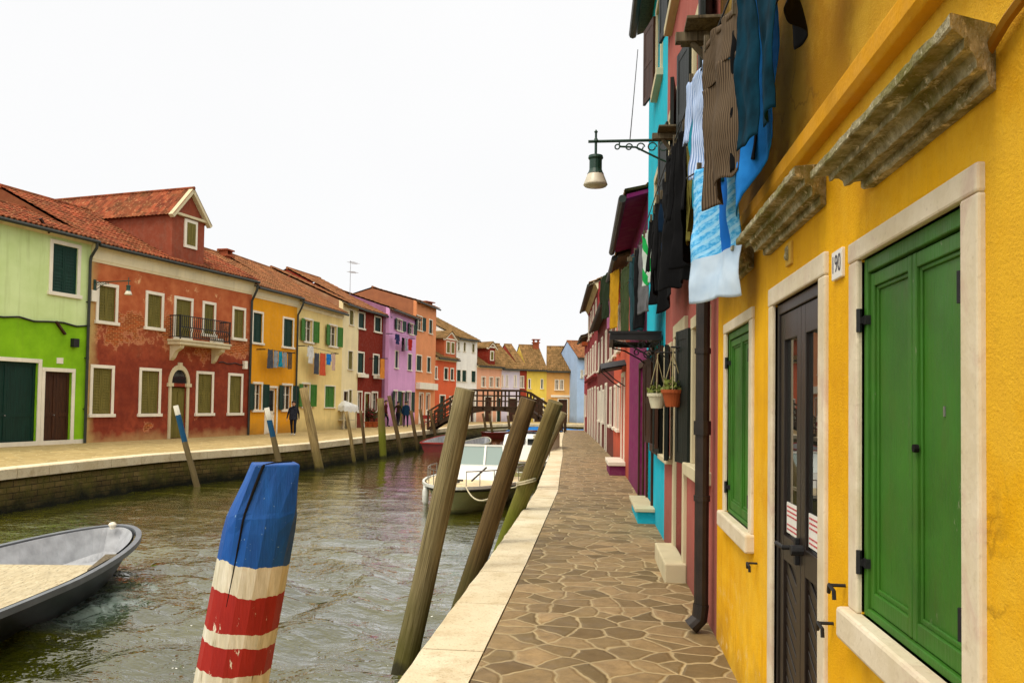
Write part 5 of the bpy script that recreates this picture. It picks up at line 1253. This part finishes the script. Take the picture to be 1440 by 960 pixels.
# ------------------------------------------------------------------ laundry
LZ = 3.62
def garment(kind, label, cat, a, b, ztop, zbot, mat, sd=0, group='washing on the line over the right quay', fold=.03, zb2=None, extra=None, name=None):
    a, b = Vector(a), Vector(b); w = (b-a).length; rz = math.atan2(b.y-a.y, b.x-a.x); h = ztop-zbot; rn = random.Random(sd); mb = MB()
    f1, f2 = rn.uniform(7, 11)/w*.5, rn.uniform(3, 5)/w*.5; ph = rn.uniform(0, 6); cr = fold
    def yy(x, v): return cr*(.25+v)*(math.sin(f1*x*2+ph+v*.8)*.6+math.sin(f2*x*2+ph*1.7-v)*.7)+.02*noise.noise(Vector((x*5+sd, v*4, sd)))
    def sheet(l0, r0, l1, r1, t0, t1, t1r=None, nu=26, nv=40):
        def fn(u, v):
            lo = t1+( (t1r if t1r is not None else t1)-t1)*u; z = -(t0+(lo-t0)*v)*h
            x = (l0+(l1-l0)*v)*(1-u)+(r0+(r1-r0)*v)*u; x *= w
            x += .010*noise.noise(Vector((v*2.5, u*1.5, sd+4)))
            wr = .009*noise.noise(Vector((x*13+sd, z*7, sd*1.3)))+.003*noise.noise(Vector((x*30, z*22, sd)))+.010*(1-min(1, v*3))*math.sin(x*38+ph)
            return (x, yy(x, -z/h)+wr, z+.008*math.sin(u*9+ph))
        mb.grid(fn, nu, nv)
    if kind == 'towel': sheet(0, 1, .02, .98, 0, 1, zb2, 30, 44)
    elif kind == 'trousers':
        sheet(.04, .96, .0, 1.0, 0, .27); sheet(.0, .495, .0, .46, .27, 1, None, 14, 40); sheet(.505, 1.0, .54, 1.0, .27, zb2 or .985, None, 14, 40)
        sheet(.04, .96, .03, .97, -.0, .045, None, 18, 2)
    elif kind == 'shirt':
        sheet(.16, .84, .14, .86, 0, 1, zb2, 26, 40); sheet(.0, .17, -.04, .12, .03, .62, None, 6, 16); sheet(.83, 1.0, .88, 1.04, .03, .66, None, 6, 16)
    nm = name or {'towel': 'hanging_towel', 'trousers': 'hanging_trousers', 'shirt': 'hanging_shirt'}[kind]
    o = mb.build(nm, mat, loc=(a.x, a.y, ztop), rz=rz, smooth=True, fix=False)
    sm = o.modifiers.new('thick', 'SOLIDIFY'); sm.thickness = .004
    tag(o, label, cat, group)
    pg = MB()
    for u in ((.1, .9) if w > .25 else (.5,)): pg.box(u*w-.008, u*w+.008, -.012, .012, -.05, .035)
    pg.build('peg', M['grey_wood'], o)
    return o
def gx(px0, px1, Y0, Y1, yb, ytop=None):
    a, b = D(px0, 500, Y0), D(px1, 500, Y1); return (a.x, Y0), (b.x, Y1), D((px0+px1)/2, yb, (Y0+Y1)/2).z
def hang(kind, label, cat, px0, px1, Y0, Y1, yb, mat, sd, ztop=LZ, **k):
    a, b, zb = gx(px0, px1, Y0, Y1, yb); return garment(kind, label, cat, a, b, ztop, zb, mat, sd, **k)
jean = cloth('dark_teal_denim', hx('042430'), hx('0a3a4e'), 9); blk = cloth('black_fabric', (.004, .004, .0045), (.007, .007, .008), 6)
brn = cloth('brown_corduroy', hx('40342a'), hx('55483a'), 4, ('x', 70, hx('6a5a48'))); sky_ = cloth('bright_blue_fabric', hx('1668b8'), hx('2b86d8'))
strp = cloth('blue_white_striped_shirt', hx('6f8fc8'), hx('9ab4e0'), 5, ('x', 60, hx('c4d4ee'))); teal = cloth('teal_fabric', hx('137a94'), hx('2a9cb4'))
olv = cloth('olive_fabric', hx('5a5426'), hx('7c7436')); gry = cloth('grey_fabric', hx('565658'), hx('6d6d70'))
t = NT('blue_white_beach_towel', .95, .1); o = t.obj(); x, y, z = t.xyz(o)
bw_ = t.mix(t.ramp(t.noise(t.sc(o, (30, 1, 60)), 1, 2), .4, .6), hx('3f9fdc'), hx('7cc4ee'))
bw_ = t.mix(t.math('MULTIPLY', t.math('GREATER_THAN', t.math('FRACT', t.math('MULTIPLY', t.math('ADD', z, t.math('MULTIPLY', x, -.3)), 17)), .66), .6), bw_, hx('a8d8f2'))
bw_ = t.mix(t.math('MULTIPLY', t.math('GREATER_THAN', x, .27), t.math('LESS_THAN', x, .38)), bw_, hx('1a6ac4'))
zz = t.math('ADD', z, t.math('MULTIPLY', x, -.06))
t.col(t.mix(t.math('LESS_THAN', zz, -.53), bw_, t.mix(t.ramp(t.noise(o, 5, 4), .3, .7), hx('a8c0d8'), hx('cbdcec')))); M['beach'] = t.m
hang('shirt', 'black top with a pale cuff hanging highest, nearest the camera', 'top', 1098, 1136, 2.95, 2.6, 44, blk, 1, ztop=3.35, zb2=.95)
hang('trousers', 'dark teal jeans hanging near the yellow wall', 'trousers', 1032, 1096, 3.7, 3.2, 188, jean, 2, ztop=3.75, fold=.025)
hang('trousers', 'black trousers whose hems show below the teal jeans', 'trousers', 1028, 1064, 4.0, 3.75, 238, blk, 3, fold=.03)
hang('towel', 'bright blue cloth drooping to a point against the yellow wall', 'cloth', 1037, 1093, 4.0, 3.55, 292, sky_, 4, zb2=.77, fold=.03)
hang('trousers', 'brown corduroy trousers hanging in front of the beach towel', 'trousers', 986, 1036, 4.35, 3.85, 278, brn, 5, ztop=3.5, zb2=.93, fold=.04)
hang('towel', 'blue and white striped beach towel with a plain white lower end', 'towel', 976, 1036, 4.75, 4.3, 421, M['beach'], 6, ztop=2.95, fold=.03)
hang('shirt', 'pale blue striped shirt between brown trousers and pink wall', 'shirt', 966, 1002, 5.15, 4.6, 240, strp, 7, fold=.05)
hang('shirt', 'teal shirt hanging behind the pale striped shirt', 'shirt', 964, 990, 5.5, 5.1, 290, teal, 8, fold=.04)
hang('trousers', 'narrow olive trousers beside the black washing', 'trousers', 958, 978, 5.95, 5.5, 338, olv, 9, fold=.04)
hang('trousers', 'long black trousers hanging next to the olive trousers', 'trousers', 938, 966, 6.7, 6.1, 402, blk, 10, fold=.05)
gold = NT('black_gold_print', .9, .1); o = gold.obj(); x, y, z = gold.xyz(o)
gm_ = gold.math('MULTIPLY', gold.math('MULTIPLY', gold.math('LESS_THAN', gold.math('ABSOLUTE', gold.math('SUBTRACT', x, .3)), .05), gold.math('GREATER_THAN', gold.math('FRACT', gold.math('MULTIPLY', z, 16)), .45)), gold.math('GREATER_THAN', z, -.5))
gold.col(gold.mix(gm_, (.01, .01, .011), hx('b08a3a')))
hang('shirt', 'black top with a gold trim down its front', 'top', 932, 962, 7.3, 6.75, 330, gold.m, 11, fold=.04)
hang('shirt', 'long black dress hanging lowest of the black washing', 'dress', 920, 950, 8.1, 7.35, 436, blk, 12, fold=.05, zb2=.9, name='hanging_dress')
hang('towel', 'dark blue narrow cloth between the black clothes', 'cloth', 922, 936, 8.4, 8.1, 360, cloth('deep_blue_fabric', hx('14466e')), 13)
hang('shirt', 'black sweater tucked behind the gold trimmed top', 'sweater', 944, 970, 6.3, 5.75, 372, blk, 21, fold=.06, name='hanging_sweater')
hang('shirt', 'navy blue shirt glimpsed among the black clothes', 'shirt', 926, 948, 7.9, 7.4, 352, cloth('dark_navy_fabric', hx('0c2238')), 22, fold=.05)
hang('trousers', 'black leggings hanging between the dress and the jumper', 'leggings', 916, 940, 8.5, 7.9, 412, blk, 23, fold=.05, name='hanging_leggings')
hang('shirt', 'dark turquoise shirt tucked behind the teal jeans', 'shirt', 1004, 1040, 4.6, 4.2, 250, cloth('dark_turquoise_fabric', hx('0b4a5e')), 24, fold=.05)
hang('shirt', 'black jumper at the far end of the black washing', 'jumper', 912, 934, 8.9, 8.35, 425, blk, 14, fold=.05, name='hanging_jumper')
grw = NT('green_white_cloth', .9, .1); o = grw.obj(); x, y, z = grw.xyz(o); grw.col(grw.mix(grw.math('GREATER_THAN', grw.math('FRACT', grw.math('MULTIPLY', grw.math('ADD', z, x), 2.6)), .6), hx('b9c4bc'), hx('1e9a4a')))
hang('towel', 'green and white cloth hanging beside the turquoise wall', 'cloth', 903, 918, 9.7, 9.2, 398, grw.m, 15)
hang('towel', 'grey cloth hanging beside the turquoise wall', 'cloth', 898, 912, 10.4, 9.9, 440, gry, 16)
hang('trousers', 'dark teal trousers at the far end of the line', 'trousers', 888, 903, 11.4, 10.7, 468, cloth('slate_teal_fabric', hx('1c3c40')), 17)
hang('shirt', 'black shirt at the far end of the line', 'shirt', 890, 907, 10.8, 10.3, 462, blk, 18)
RL = 'washing hung outside the far right houses'
for i, (p0, p1, Y0, Y1, yb, zt, m, k, lab, cat) in enumerate(((843, 856, 22.0, 20.8, 448, 5.0, cloth('dark_green_fabric', hx('23301c')), 'shirt', 'dark green shirt hanging outside the salmon house', 'shirt'),
        (857, 869, 19.4, 18.6, 462, 4.7, cloth('mustard_fabric', hx('b88a1c')), 'towel', 'mustard yellow cloth hanging outside the salmon house', 'cloth'),
        (852, 860, 24.6, 23.8, 462, 5.0, cloth('mauve_fabric', hx('a4648c')), 'towel', 'mauve cloth hanging beyond the mustard cloth', 'cloth'),
        (872, 884, 16.6, 15.6, 470, 4.3, cloth('moss_green_fabric', hx('3d4a2c')), 'trousers', 'moss green trousers hanging in front of the purple house', 'trousers'),
        (884, 896, 13.9, 13.2, 472, 4.1, cloth('slate_blue_fabric', hx('2b4650')), 'trousers', 'slate blue trousers hanging at the corner of the purple house', 'trousers'))):
    hang(k, lab, cat, p0, p1, Y0, Y1, yb, m, 30+i, ztop=zt, group=RL)
def line(label, pts, r=.005, cat='clothes line', name='clothes_line'):
    a = MB(); a.tube(pts, r, 5); return tag(a.build(name, M['cable']), label, cat)
line('clothes line carrying the washing along the yellow and pink houses', [(.68, 2.2, LZ+.06), (.63, 3.4, LZ), (.56, 5, LZ-.01), (.50, 7, LZ), (.45, 9.5, LZ), (.40, 11.8, LZ+.05)])
line('lower clothes line holding the beach towel', [(.74, 4.0, 2.95), (.70, 4.3, 2.95), (.53, 4.75, 2.95), (.49, 5.0, 2.98)])
line('thin cord slanting down from the eaves to the street lamp', [D(897, 70, 12.6), D(891, 140, 10.5), D(886, 196, 8.65)], .006, 'cord', 'overhead_wire')
for i, (Y, z, x0) in enumerate(((5.05, 3.86, .42), (8.0, 4.22, .45), (11.6, 3.66, .32), (2.3, 3.72, .55))):
    a = MB(); a.box(x0, .82, Y-.03, Y+.03, z-.03, z+.03); a.box(x0+.05, .82, Y-.2, Y+.2, z+.03, z+.05) if i < 2 else None
    a.beam((.8, Y, z-.35), (x0+.1, Y, z-.03), .03, .03)
    tag(a.build('laundry_bracket', M['grey_wood'], bevel=.004), ('wooden shelf bracket high on the yellow and pink corner', 'wooden shelf bracket behind the street lamp arm', 'wooden line bracket on the turquoise house', 'wooden line bracket above the yellow string course')[i], 'bracket', 'brackets holding the clothes line')
# washing across the canal
def fwash(A, B, items, yln, group, off_=-.45):
    aa, bb = Vector((*A, 0)), Vector((*B, 0)); u = (bb-aa).normalized(); nrm = Vector((u.y, -u.x, 0))
    for i, (x0, x1, y0, y1, m, k, lab, cat) in enumerate(items):
        s0, z0 = L(x0, y0, A, B, off_); s1, _ = L(x1, y0, A, B, off_); _, z1 = L((x0+x1)/2, y1, A, B, off_)
        p, q = aa+u*s0+nrm*-off_, aa+u*s1+nrm*-off_
        garment(k, lab, cat, p.to_2d(), q.to_2d(), z0, z1, m, 60+i, group=group)
    s0, z0 = L(items[0][0]-4, items[0][2], A, B, off_); s1, z1 = L(items[-1][1]+4, items[-1][2], A, B, off_)
    p, q = aa+u*s0-nrm*off_, aa+u*s1-nrm*off_
    o = line('clothes line with '+group.replace('washing ', 'washing ').split('washing ')[-1], [(p.x, p.y, z0), (q.x, q.y, z1)], .012)
    a = MB()
    for c, z in ((p, z0), (q, z1)): a.beam((c.x+nrm.x*off_, c.y+nrm.y*off_, z), (c.x, c.y, z), .05, .05)
    a.build('arm', M['iron'], o)
g1, g2, g3 = cloth('slate_grey_fabric', hx('4a4e56')), cloth('pale_grey_fabric', hx('8f959a')), cloth('white_fabric', hx('d9d9d4')); co = cloth('coral_fabric', hx('cf5a3c'))
fwash(n2, n3, [(377, 384, 491, 518, g1, 'trousers', 'slate grey trousers, first on the orange yellow house line', 'trousers'), (385, 391, 493, 517, g2, 'shirt', 'pale grey shirt on the orange yellow house line', 'shirt'), (392, 397, 494, 516, teal, 'towel', 'teal cloth on the orange yellow house line', 'cloth'), (398, 404, 495, 517, g2, 'trousers', 'pale grey trousers on the orange yellow house line', 'trousers'), (405, 411, 496, 519, brn, 'trousers', 'brown trousers, last on the orange yellow house line', 'trousers')], 490, 'washing outside the orange yellow house')
fwash(n3, n4, [(433, 441, 486, 511, g3, 'shirt', 'white shirt outside the cream house', 'shirt'), (442, 449, 496, 526, g1, 'towel', 'grey towel outside the cream house', 'towel'), (450, 458, 496, 528, co, 'towel', 'coral red towel outside the cream house', 'towel'), (459, 466, 497, 513, sky_, 'shirt', 'bright blue shirt outside the cream house', 'shirt'), (467, 472, 497, 521, cloth('pale_pink_fabric', hx('cfae9c')), 'towel', 'pale pink cloth outside the cream house', 'cloth')], 490, 'washing outside the cream house')
fwash(v0, v1, [(556, 562, 469, 484, cloth('navy_fabric', hx('2a2f58')), 'shirt', 'navy shirt outside the lavender house', 'shirt'), (565, 569, 474, 494, blk, 'trousers', 'black trousers outside the lavender house', 'trousers'), (570, 573, 475, 493, g2, 'towel', 'grey cloth outside the lavender house', 'cloth'), (574, 580, 476, 493, cloth('red_fabric', hx('b0281e')), 'shirt', 'red shirt outside the lavender house', 'shirt')], 470, 'washing outside the lavender house')
fwash(n5, n6, [(535.5, 541, 504, 532, cloth('orange_fabric', hx('d98a3a')), 'towel', 'orange towel hung at the dark red house', 'towel')], 500, 'washing outside the dark red house', -.6)

# ------------------------------------------------------------------ street lamps
def lamp(loc, rz, arm, label, s=1.0):
    root = empty('street_lamp', loc, rz, label, 'street lamp', 'iron bracket street lamps')
    a = MB(); a.tube([(0, 0, 0), (-arm-.08, 0, 0)], .018*s, 8); a.box(-.03, .02, -.05, .05, -.35*s, .1); a.lathe([(.0, -.03), (.03, 0), (.012, .04), (.012, .09), (.022, .1), (0, .13)], 10, (-arm, 0, 0))
    for k in range(5):                                   # scrolled stay under the arm
        cx = -.16-k*.12; r = .055-.006*k
        a.tube([(cx+r*math.cos(q*PI/6)*(1-q*.03), 0, -.055-r*.3+r*math.sin(q*PI/6)*(1-q*.03)) for q in range(13)], .008, 5)
    a.tube([(0, 0, -.32*s), (-.2, 0, -.2), (-.45, 0, -.07), (-.62, 0, -.06), (-.62, 0, -.02)], .011, 6)
    a.build('bracket', M['lampgreen'], root)
    b = MB(); z = lambda q: q*s
    b.tube([(-arm, 0, -.01), (-arm, 0, z(-.16))], .014, 8); b.lathe([(.02, z(-.15)), (.075, z(-.17)), (.08, z(-.2)), (.066, z(-.22)), (.066, z(-.33)), (.075, z(-.36)), (.088, z(-.385))], 16, (-arm, 0, 0)); b.build('lamp_hood', M['lampgreen'], root, smooth=False)
    c = MB(); c.lathe([(.072, z(-.36)), (.09, z(-.40)), (.125, z(-.50)), (.128, z(-.515)), (.115, z(-.53)), (.02, z(-.54))], 16, (-arm, 0, 0)); c.build('lamp_shade', M['lampglass'], root, smooth=True)
    return root
lz = D(838, 199, 8.6)
lamp((.765, 8.6, lz.z), .0, .765-lz.x, 'dark green street lamp on an ornate arm over the right quay', .9)
s_, z_ = L(133, 397, n1, n2); u = (Vector(n2)-Vector(n1)).normalized(); pl_ = Vector(n1)+u*s_
e_ = D(193, 399, 0.0+28.2); nrm = Vector((u.y, -u.x)); al = 1.55
lamp((pl_.x, pl_.y, z_), math.atan2(-nrm.y, -nrm.x), al, 'small street lamp on a long arm from the weathered red house', .95)

# ------------------------------------------------------------------ hanging pots, canopy
def leaves(mb, c, r, n, sz, rn, up=.6):
    for _ in range(n):
        d = Vector((rn.gauss(0, 1), rn.gauss(0, 1), abs(rn.gauss(0, 1))*up)).normalized()*r*rn.uniform(.35, 1); p = Vector(c)+d
        a = Vector((rn.uniform(-1, 1), rn.uniform(-1, 1), rn.uniform(-.2, 1))).normalized()*sz*rn.uniform(.6, 1.3); b = a.cross(Vector((rn.uniform(-1, 1), rn.uniform(-1, 1), rn.uniform(-1, 1)))).normalized()*sz*.35
        mb.add([p, p+a*.5+b, p+a, p+a*.5-b], [(0, 1, 2, 3)])
def pot(c, r, h, mat, label, hook):
    root = empty('hanging_pot', c, 0, label, 'flower pot', 'flower pots hanging outside the pink house')
    b = MB(); b.lathe([(r*.62, 0), (r*.66, .01), (r*.95, h*.8), (r*1.06, h*.8), (r*1.08, h), (r*.98, h), (r*.9, h*.85)], 20); b.build('pot', mat, root, smooth=False)
    MB().lathe([(.001, h*.86), (r*.9, h*.86)], 20, cap=False).build('soil', plain('soil', (.03, .02, .012)), root)
    k = MB()
    for q in range(3): an = q*2*PI/3+.4; k.tube([(r*1.05*math.cos(an), r*1.05*math.sin(an), h), (0, 0, hook)], .0045, 5)
    k.tube([(0, 0, hook), (0, 0, hook+.04), (.02, 0, hook+.06)], .006, 5); k.build('cord', plain('pale_cord', hx('a89a70')), root)
    l = MB(); rn = random.Random(int(r*1000)); leaves(l, (0, 0, h*.9), r*1.0, 90, .05, rn, .8); l.build('foliage', plain('yellow_green_leaf', (.16, .19, .03), .6, .3, 0, .5, 9), root, fix=False)
    return root
c1_ = D(946, 572, 7.5); c2_ = D(924, 574, 8.3)
pot(c1_, .10, .155, M['pot'], 'terracotta hanging flower pot, nearer of the two', .48)
pot(c2_, .095, .15, plain('cream_plastic_pot', hx('d6d0b4'), .5, .3), 'cream hanging flower pot behind the terracotta one', .5)
for i, (c, hk) in enumerate(((c1_, .54), (c2_, .56))):
    a = MB(); a.tube([(.8, c.y, c.z+hk), (c.x-.02, c.y, c.z+hk)], .009, 6); a.tube([(.8, c.y, c.z+hk-.2), (c.x+.03, c.y, c.z+hk-.01)], .007, 6)
    tag(a.build('pot_bracket', M['iron']), ('thin iron bracket holding the terracotta hanging pot', 'thin iron bracket holding the cream hanging pot')[i], 'bracket')
cz = D(890, 472, 10.3).z
root = empty('door_canopy', (.72, 10.3, cz), 0, 'flat dark metal canopy with scrolled iron stays on the turquoise house', 'canopy')
a = MB(); 
a.box(-.64, 0, 0, .05, -.05, .03); a.box(-.64, 0, 1.35, 1.4, -.05, .03); a.box(-.64, -.59, .05, 1.35, -.05, .03); a.box(-.05, 0, .05, 1.35, -.05, .03)
a.box(-.66, .0, -.012, 0, .03, .06)
a.build('canopy_frame', M['iron'], root)
a = MB(); a.box(-.6, -.04, .05, 1.35, -.01, .005); a.build('canopy_pane', glass('smoky_glass', (.08, .09, .085), .1), root)
for yy_ in (.03, 1.37):
    a = MB(); a.tube([(-.02, yy_, -.06), (-.02, yy_, -.42)], .014, 6); a.tube([(-.02, yy_, -.4), (-.2, yy_, -.22), (-.42, yy_, -.1), (-.6, yy_, -.06)], .012, 6)
    for cx, czz, r in ((-.1, -.15, .07), (-.09, -.29, .05), (-.25, -.12, .05)):
        a.tube([(cx+r*math.cos(q*PI/5)*(1-q*.05), yy_, czz+r*math.sin(q*PI/5)*(1-q*.05)) for q in range(13)], .009, 5)
    a.build('scroll_stay', M['iron'], root)

# ------------------------------------------------------------------ people
def person(loc, rz, H, top, legs, label, coat=None, shoe=None, hair=(.02, .014, .01), stride=.12, group='people walking on the opposite quay'):
    k = H/1.72; J = {}
    V, E, Rr = [], [], []
    def v(p, r, par=None):
        V.append(Vector(p)*k); Rr.append(r*k); i = len(V)-1
        if par is not None: E.append((par, i))
        return i
    pel = v((0, 0, .95), .135); ch = v((0, .0, 1.18), .125, pel); sh = v((0, .0, 1.38), .12, ch); nk = v((0, -.005, 1.5), .055, sh); hd = v((0, -.02, 1.60), .088, nk); hd2 = v((0, -.015, 1.69), .07, hd)
    hands = []
    for s in (-1, 1):
        st = stride*s
        h = v((s*.10, 0, .88), .105, pel); kn = v((s*.105, -st*.7-.02, .49), .065, h); an = v((s*.10, -st+.05, .09), .045, kn); v((s*.11, -st-.13, .035), .035, an)
        s1 = v((s*.18, 0, 1.39), .065, sh); el = v((s*.25, st*.5+.02, 1.12), .048, s1); wr = v((s*.27, st*.9-.08, .88), .032, el); hn = v((s*.27, st*.95-.1, .81), .034, wr); hands.append(V[hn].copy())
    me = bpy.data.meshes.new('p'); me.from_pydata(V, E, []); o = bpy.data.objects.new('tmp', me); COL.objects.link(o)
    sk = o.modifiers.new('s', 'SKIN'); sk.use_smooth_shade = True
    for i, d in enumerate(me.skin_vertices[0].data): d.radius = (Rr[i], Rr[i]*(.72 if i in (0, 1, 2) else 1)); d.use_root = (i == 0)
    ss = o.modifiers.new('u', 'SUBSURF'); ss.levels = ss.render_levels = 2
    m2 = bpy.data.meshes.new_from_object(o.evaluated_get(bpy.context.evaluated_depsgraph_get())); bpy.data.objects.remove(o)
    # fingers and nose, joined to the same mesh
    a = MB()
    for hnd, s in zip(hands, (-1, 1)):
        for f in range(4): a.tube([hnd+Vector((s*.004, (-.022+.015*f)*k, -.02*k)), hnd+Vector((s*.006, (-.026+.017*f)*k, -.06*k)), hnd+Vector((-s*.012, (-.028+.017*f)*k, (-.085-.01*(f in (1, 2)))*k))], [.009*k, .008*k, .006*k], 6)
        a.tube([hnd+Vector((0, -.03*k, .01*k)), hnd+Vector((-s*.015, -.052*k, -.02*k)), hnd+Vector((-s*.02, -.058*k, -.045*k))], [.01*k, .009*k, .007*k], 6)
    hc = V[hd]; a.tube([hc+Vector((0, -.075*k, .025*k)), hc+Vector((0, -.108*k, -.012*k)), hc+Vector((0, -.08*k, -.02*k))], [.008*k, .016*k, .008*k], 6)
    for s in (-1, 1): a.tube([hc+Vector((s*.082*k, 0, .02*k)), hc+Vector((s*.095*k, .012*k, 0)), hc+Vector((s*.082*k, 0, -.03*k))], [.008*k, .014*k, .007*k], 6)
    for s in (-1, 1): a.lathe([(0, -.008*k), (.01*k, 0), (0, .008*k)], 6, hc+Vector((s*.034*k, -.082*k, .018*k)), 3)
    a.box(hc.x-.025*k, hc.x+.025*k, hc.y-.093*k, hc.y-.078*k, hc.z-.052*k, hc.z-.043*k, 4)
    tm = bpy.data.meshes.new('t'); tm.from_pydata(a.v, [], a.f); mi0 = a.mi
    bm = bmesh.new(); bm.from_mesh(m2); n0 = len(bm.faces); bm.from_mesh(tm)
    bm.faces.ensure_lookup_table()
    for i, f in enumerate(bm.faces):
        z = f.calc_center_median().z/k; x = abs(f.calc_center_median().x)/k
        if i >= n0: f.material_index = mi0[i-n0] if mi0[i-n0] else 2
        else: f.material_index = 2 if z > 1.50 or (x > .2 and z < .87) else (0 if z > .93 or x > .2 else (1 if z > .1 else 5))
        f.smooth = True
    m2.materials.clear()
    skin = plain('skin', hx('b98a6c'), .6, .3, 0, .12)
    for m in (top, legs, skin, plain('eye_dark', (.01, .01, .01)), plain('lip', hx('8c4a40')), shoe or plain('dark_shoe', (.02, .018, .016))): m2.materials.append(m)
    bm.to_mesh(m2); bm.free()
    b = bpy.data.objects.new('person', m2); COL.objects.link(b); b.location = loc; b.rotation_euler.z = rz; tag(b, label, 'person', group)
    hb = MB(); hb.grid(lambda u, v: tuple(V[hd]+Vector((.100*k*math.cos(u*2*PI)*math.sin(.05+v*1.75)*1.0, (.102*math.sin(u*2*PI)*math.sin(.05+v*1.75)+.03*v*(1 if math.sin(u*2*PI) > -.35 else .0))*k, (.045+.125*math.cos(.05+v*(1.75 if math.sin(u*2*PI) > -.3 else 1.15)))*k))), 20, 8); hb.build('hair', plain('dark_hair', hair, .6), b, smooth=True, fix=False)
    if coat:
        cb = MB(); cb.grid(lambda u, v: ((.20+.02*v)*k*math.cos(u*2*PI), (.15+.03*v)*k*math.sin(u*2*PI), (1.42-.62*v)*k), 20, 8); cb.build('coat', coat, b, smooth=True, fix=False)
    return b
nav = cloth('near_black_clothes', (.010, .011, .016), (.02, .02, .028)); dnm = cloth('dark_trousers', (.016, .017, .025))
g = G(412, 612, 0); person(g, R_(10), 1.57, nav, dnm, 'person in black clothes walking alone past the orange yellow house', coat=cloth('black_coat', (.012, .013, .02), (.03, .032, .045), 9), shoe=plain('pale_shoe', hx('b8b4ac')), stride=.16)
bc = cloth('blue_coat', hx('16324c'))
g = G(570.5, 600.5, 0); person(g, R_(200), 1.68, bc, dnm, 'person in a dark blue coat by the lavender house', coat=bc, stride=.14)
g = G(559.5, 599, 0); person(g, R_(170), 1.66, cloth('dark_brown_jacket', hx('3a2a1c')), dnm, 'person in a dark brown jacket beside the blue coat', stride=.12)
g = G(542, 600, 0); person(g, R_(80), 1.7, cloth('maroon_jacket', hx('4a1c1c')), dnm, 'person in maroon half hidden by the mossy pile', stride=.16)

# ------------------------------------------------------------------ things on the opposite quay
def shrub(px, py, w, h, label, mat, potc=None, n=260, Yoff=0, flowers=None, group='potted shrubs along the opposite houses'):
    g = G(px, py, 0); root = empty('potted_shrub', g, 0, label, 'potted plant', group); rn = random.Random(int(px))
    ph = .32; MB().lathe([(w*.24, 0), (w*.34, ph), (w*.37, ph), (w*.37, ph+.04), (w*.3, ph+.04)], 14).build('pot', potc or M['pot'], root)
    s = MB()
    for i in range(5): an = i*1.3; s.tube([(0, 0, ph), (w*.1*math.cos(an), w*.1*math.sin(an), ph+h*.3), (w*.28*math.cos(an), w*.28*math.sin(an), ph+h*.75)], [.02, .014, .007], 5)
    s.build('stem', M['brown_wood'], root)
    l = MB()
    for i in range(7): leaves(l, (rn.uniform(-.3, .3)*w, rn.uniform(-.3, .3)*w, ph+h*rn.uniform(.25, .8)), w*.34, n//7, .11, rn, 1)
    l.build('foliage', mat, root, fix=False)
    if flowers:
        f = MB()
        for i in range(40): leaves(f, (rn.uniform(-.45, .45)*w, rn.uniform(-.45, .45)*w, ph+h*rn.uniform(.3, 1)), .05, 3, .07, rn, 1)
        f.build('flower', flowers, root, fix=False)
    return root
lf2 = plain('dark_leaf', (.05, .07, .015), .6, .3, 0, .6, 8); lred = plain('reddish_leaf', (.11, .03, .02), .6, .3, 0, .6, 8); fl = plain('red_petal', hx('b02a34'), .6)
shrub(463, 601, 1.1, .95, 'round olive green shrub below the leaf green shutter', plain('olive_leaf', (.11, .12, .025), .6, .3, 0, .6, 8))
shrub(430, 605, 1.0, .9, 'olive shrub in terracotta pot behind the thick bare pile', plain('olive_leaf', (.11, .12, .025)))
for i, (px, w, h, m, lab) in enumerate(((503, .9, .8, lred, 'reddish leaved potted shrub at the left of the dark red house'), (511, .9, 1.5, lf2, 'tall dark green potted shrub by the dark red house door'), (519, .8, .9, lred, 'reddish flowering shrub right of the dark red house door'), (526, .8, .8, lf2, 'low green potted shrub next to the mossy pile'))):
    shrub(px, 600.5, w, h, lab, m, flowers=fl if i % 2 == 0 else None)
# cloth covered stand
g = G(484, 603, 0); root = empty('covered_stand', g, R_(72), 'wooden stand draped with a white cloth before the narrow cream house', 'stand')
for x in (-.6, .6):
    for y in (-.4, .4): MB().box(x-.03, x+.03, y-.03, y+.03, 0, 1.25).build('leg', M['trim'], root)
def clothf(u, v):
    x, y = (u-.5)*1.7, (v-.5)*1.25; e = max(abs(x)/.68, abs(y)/.48); z = 1.34+.34*max(0, 1-e*.9)
    if e > 1: z = 1.34-(e-1)*1.1+.04*math.sin(u*25)+.04*math.sin(v*21)
    s = 1 if e < 1 else 1/e*(1+(e-1)*.25); return (x*s, y*s, z)
MB().grid(clothf, 30, 24).build('cloth', cloth('white_sheet', hx('dcdcd6')), root, smooth=True)
MB().box(-.62, .62, -.42, .42, .5, .55).build('shelf', M['trim'], root)
# folded cafe furniture near the bridge
def chair(px, py, rz, label):
    g = G(px, py, 0); root = empty('cafe_chair', g, rz, label, 'chair', 'red chairs near the footbridge'); m = plain('red_chair_paint', hx('8c2a22'), .5)
    MB().box(-.2, .2, -.2, .2, .43, .46).build('seat', m, root); MB().box(-.2, .2, .18, .21, .62, .86).build('backrest', m, root)
    for x in (-.18, .18):
        for y in (-.18, .195): MB().box(x-.015, x+.015, y-.015, y+.015, 0, .43 if y < 0 else .86).build('leg', m, root)
chair(597, 603.5, .4, 'red chair left of the dark pile at the bridge'); chair(603, 602.5, -.5, 'red chair closest to the bridge railing')
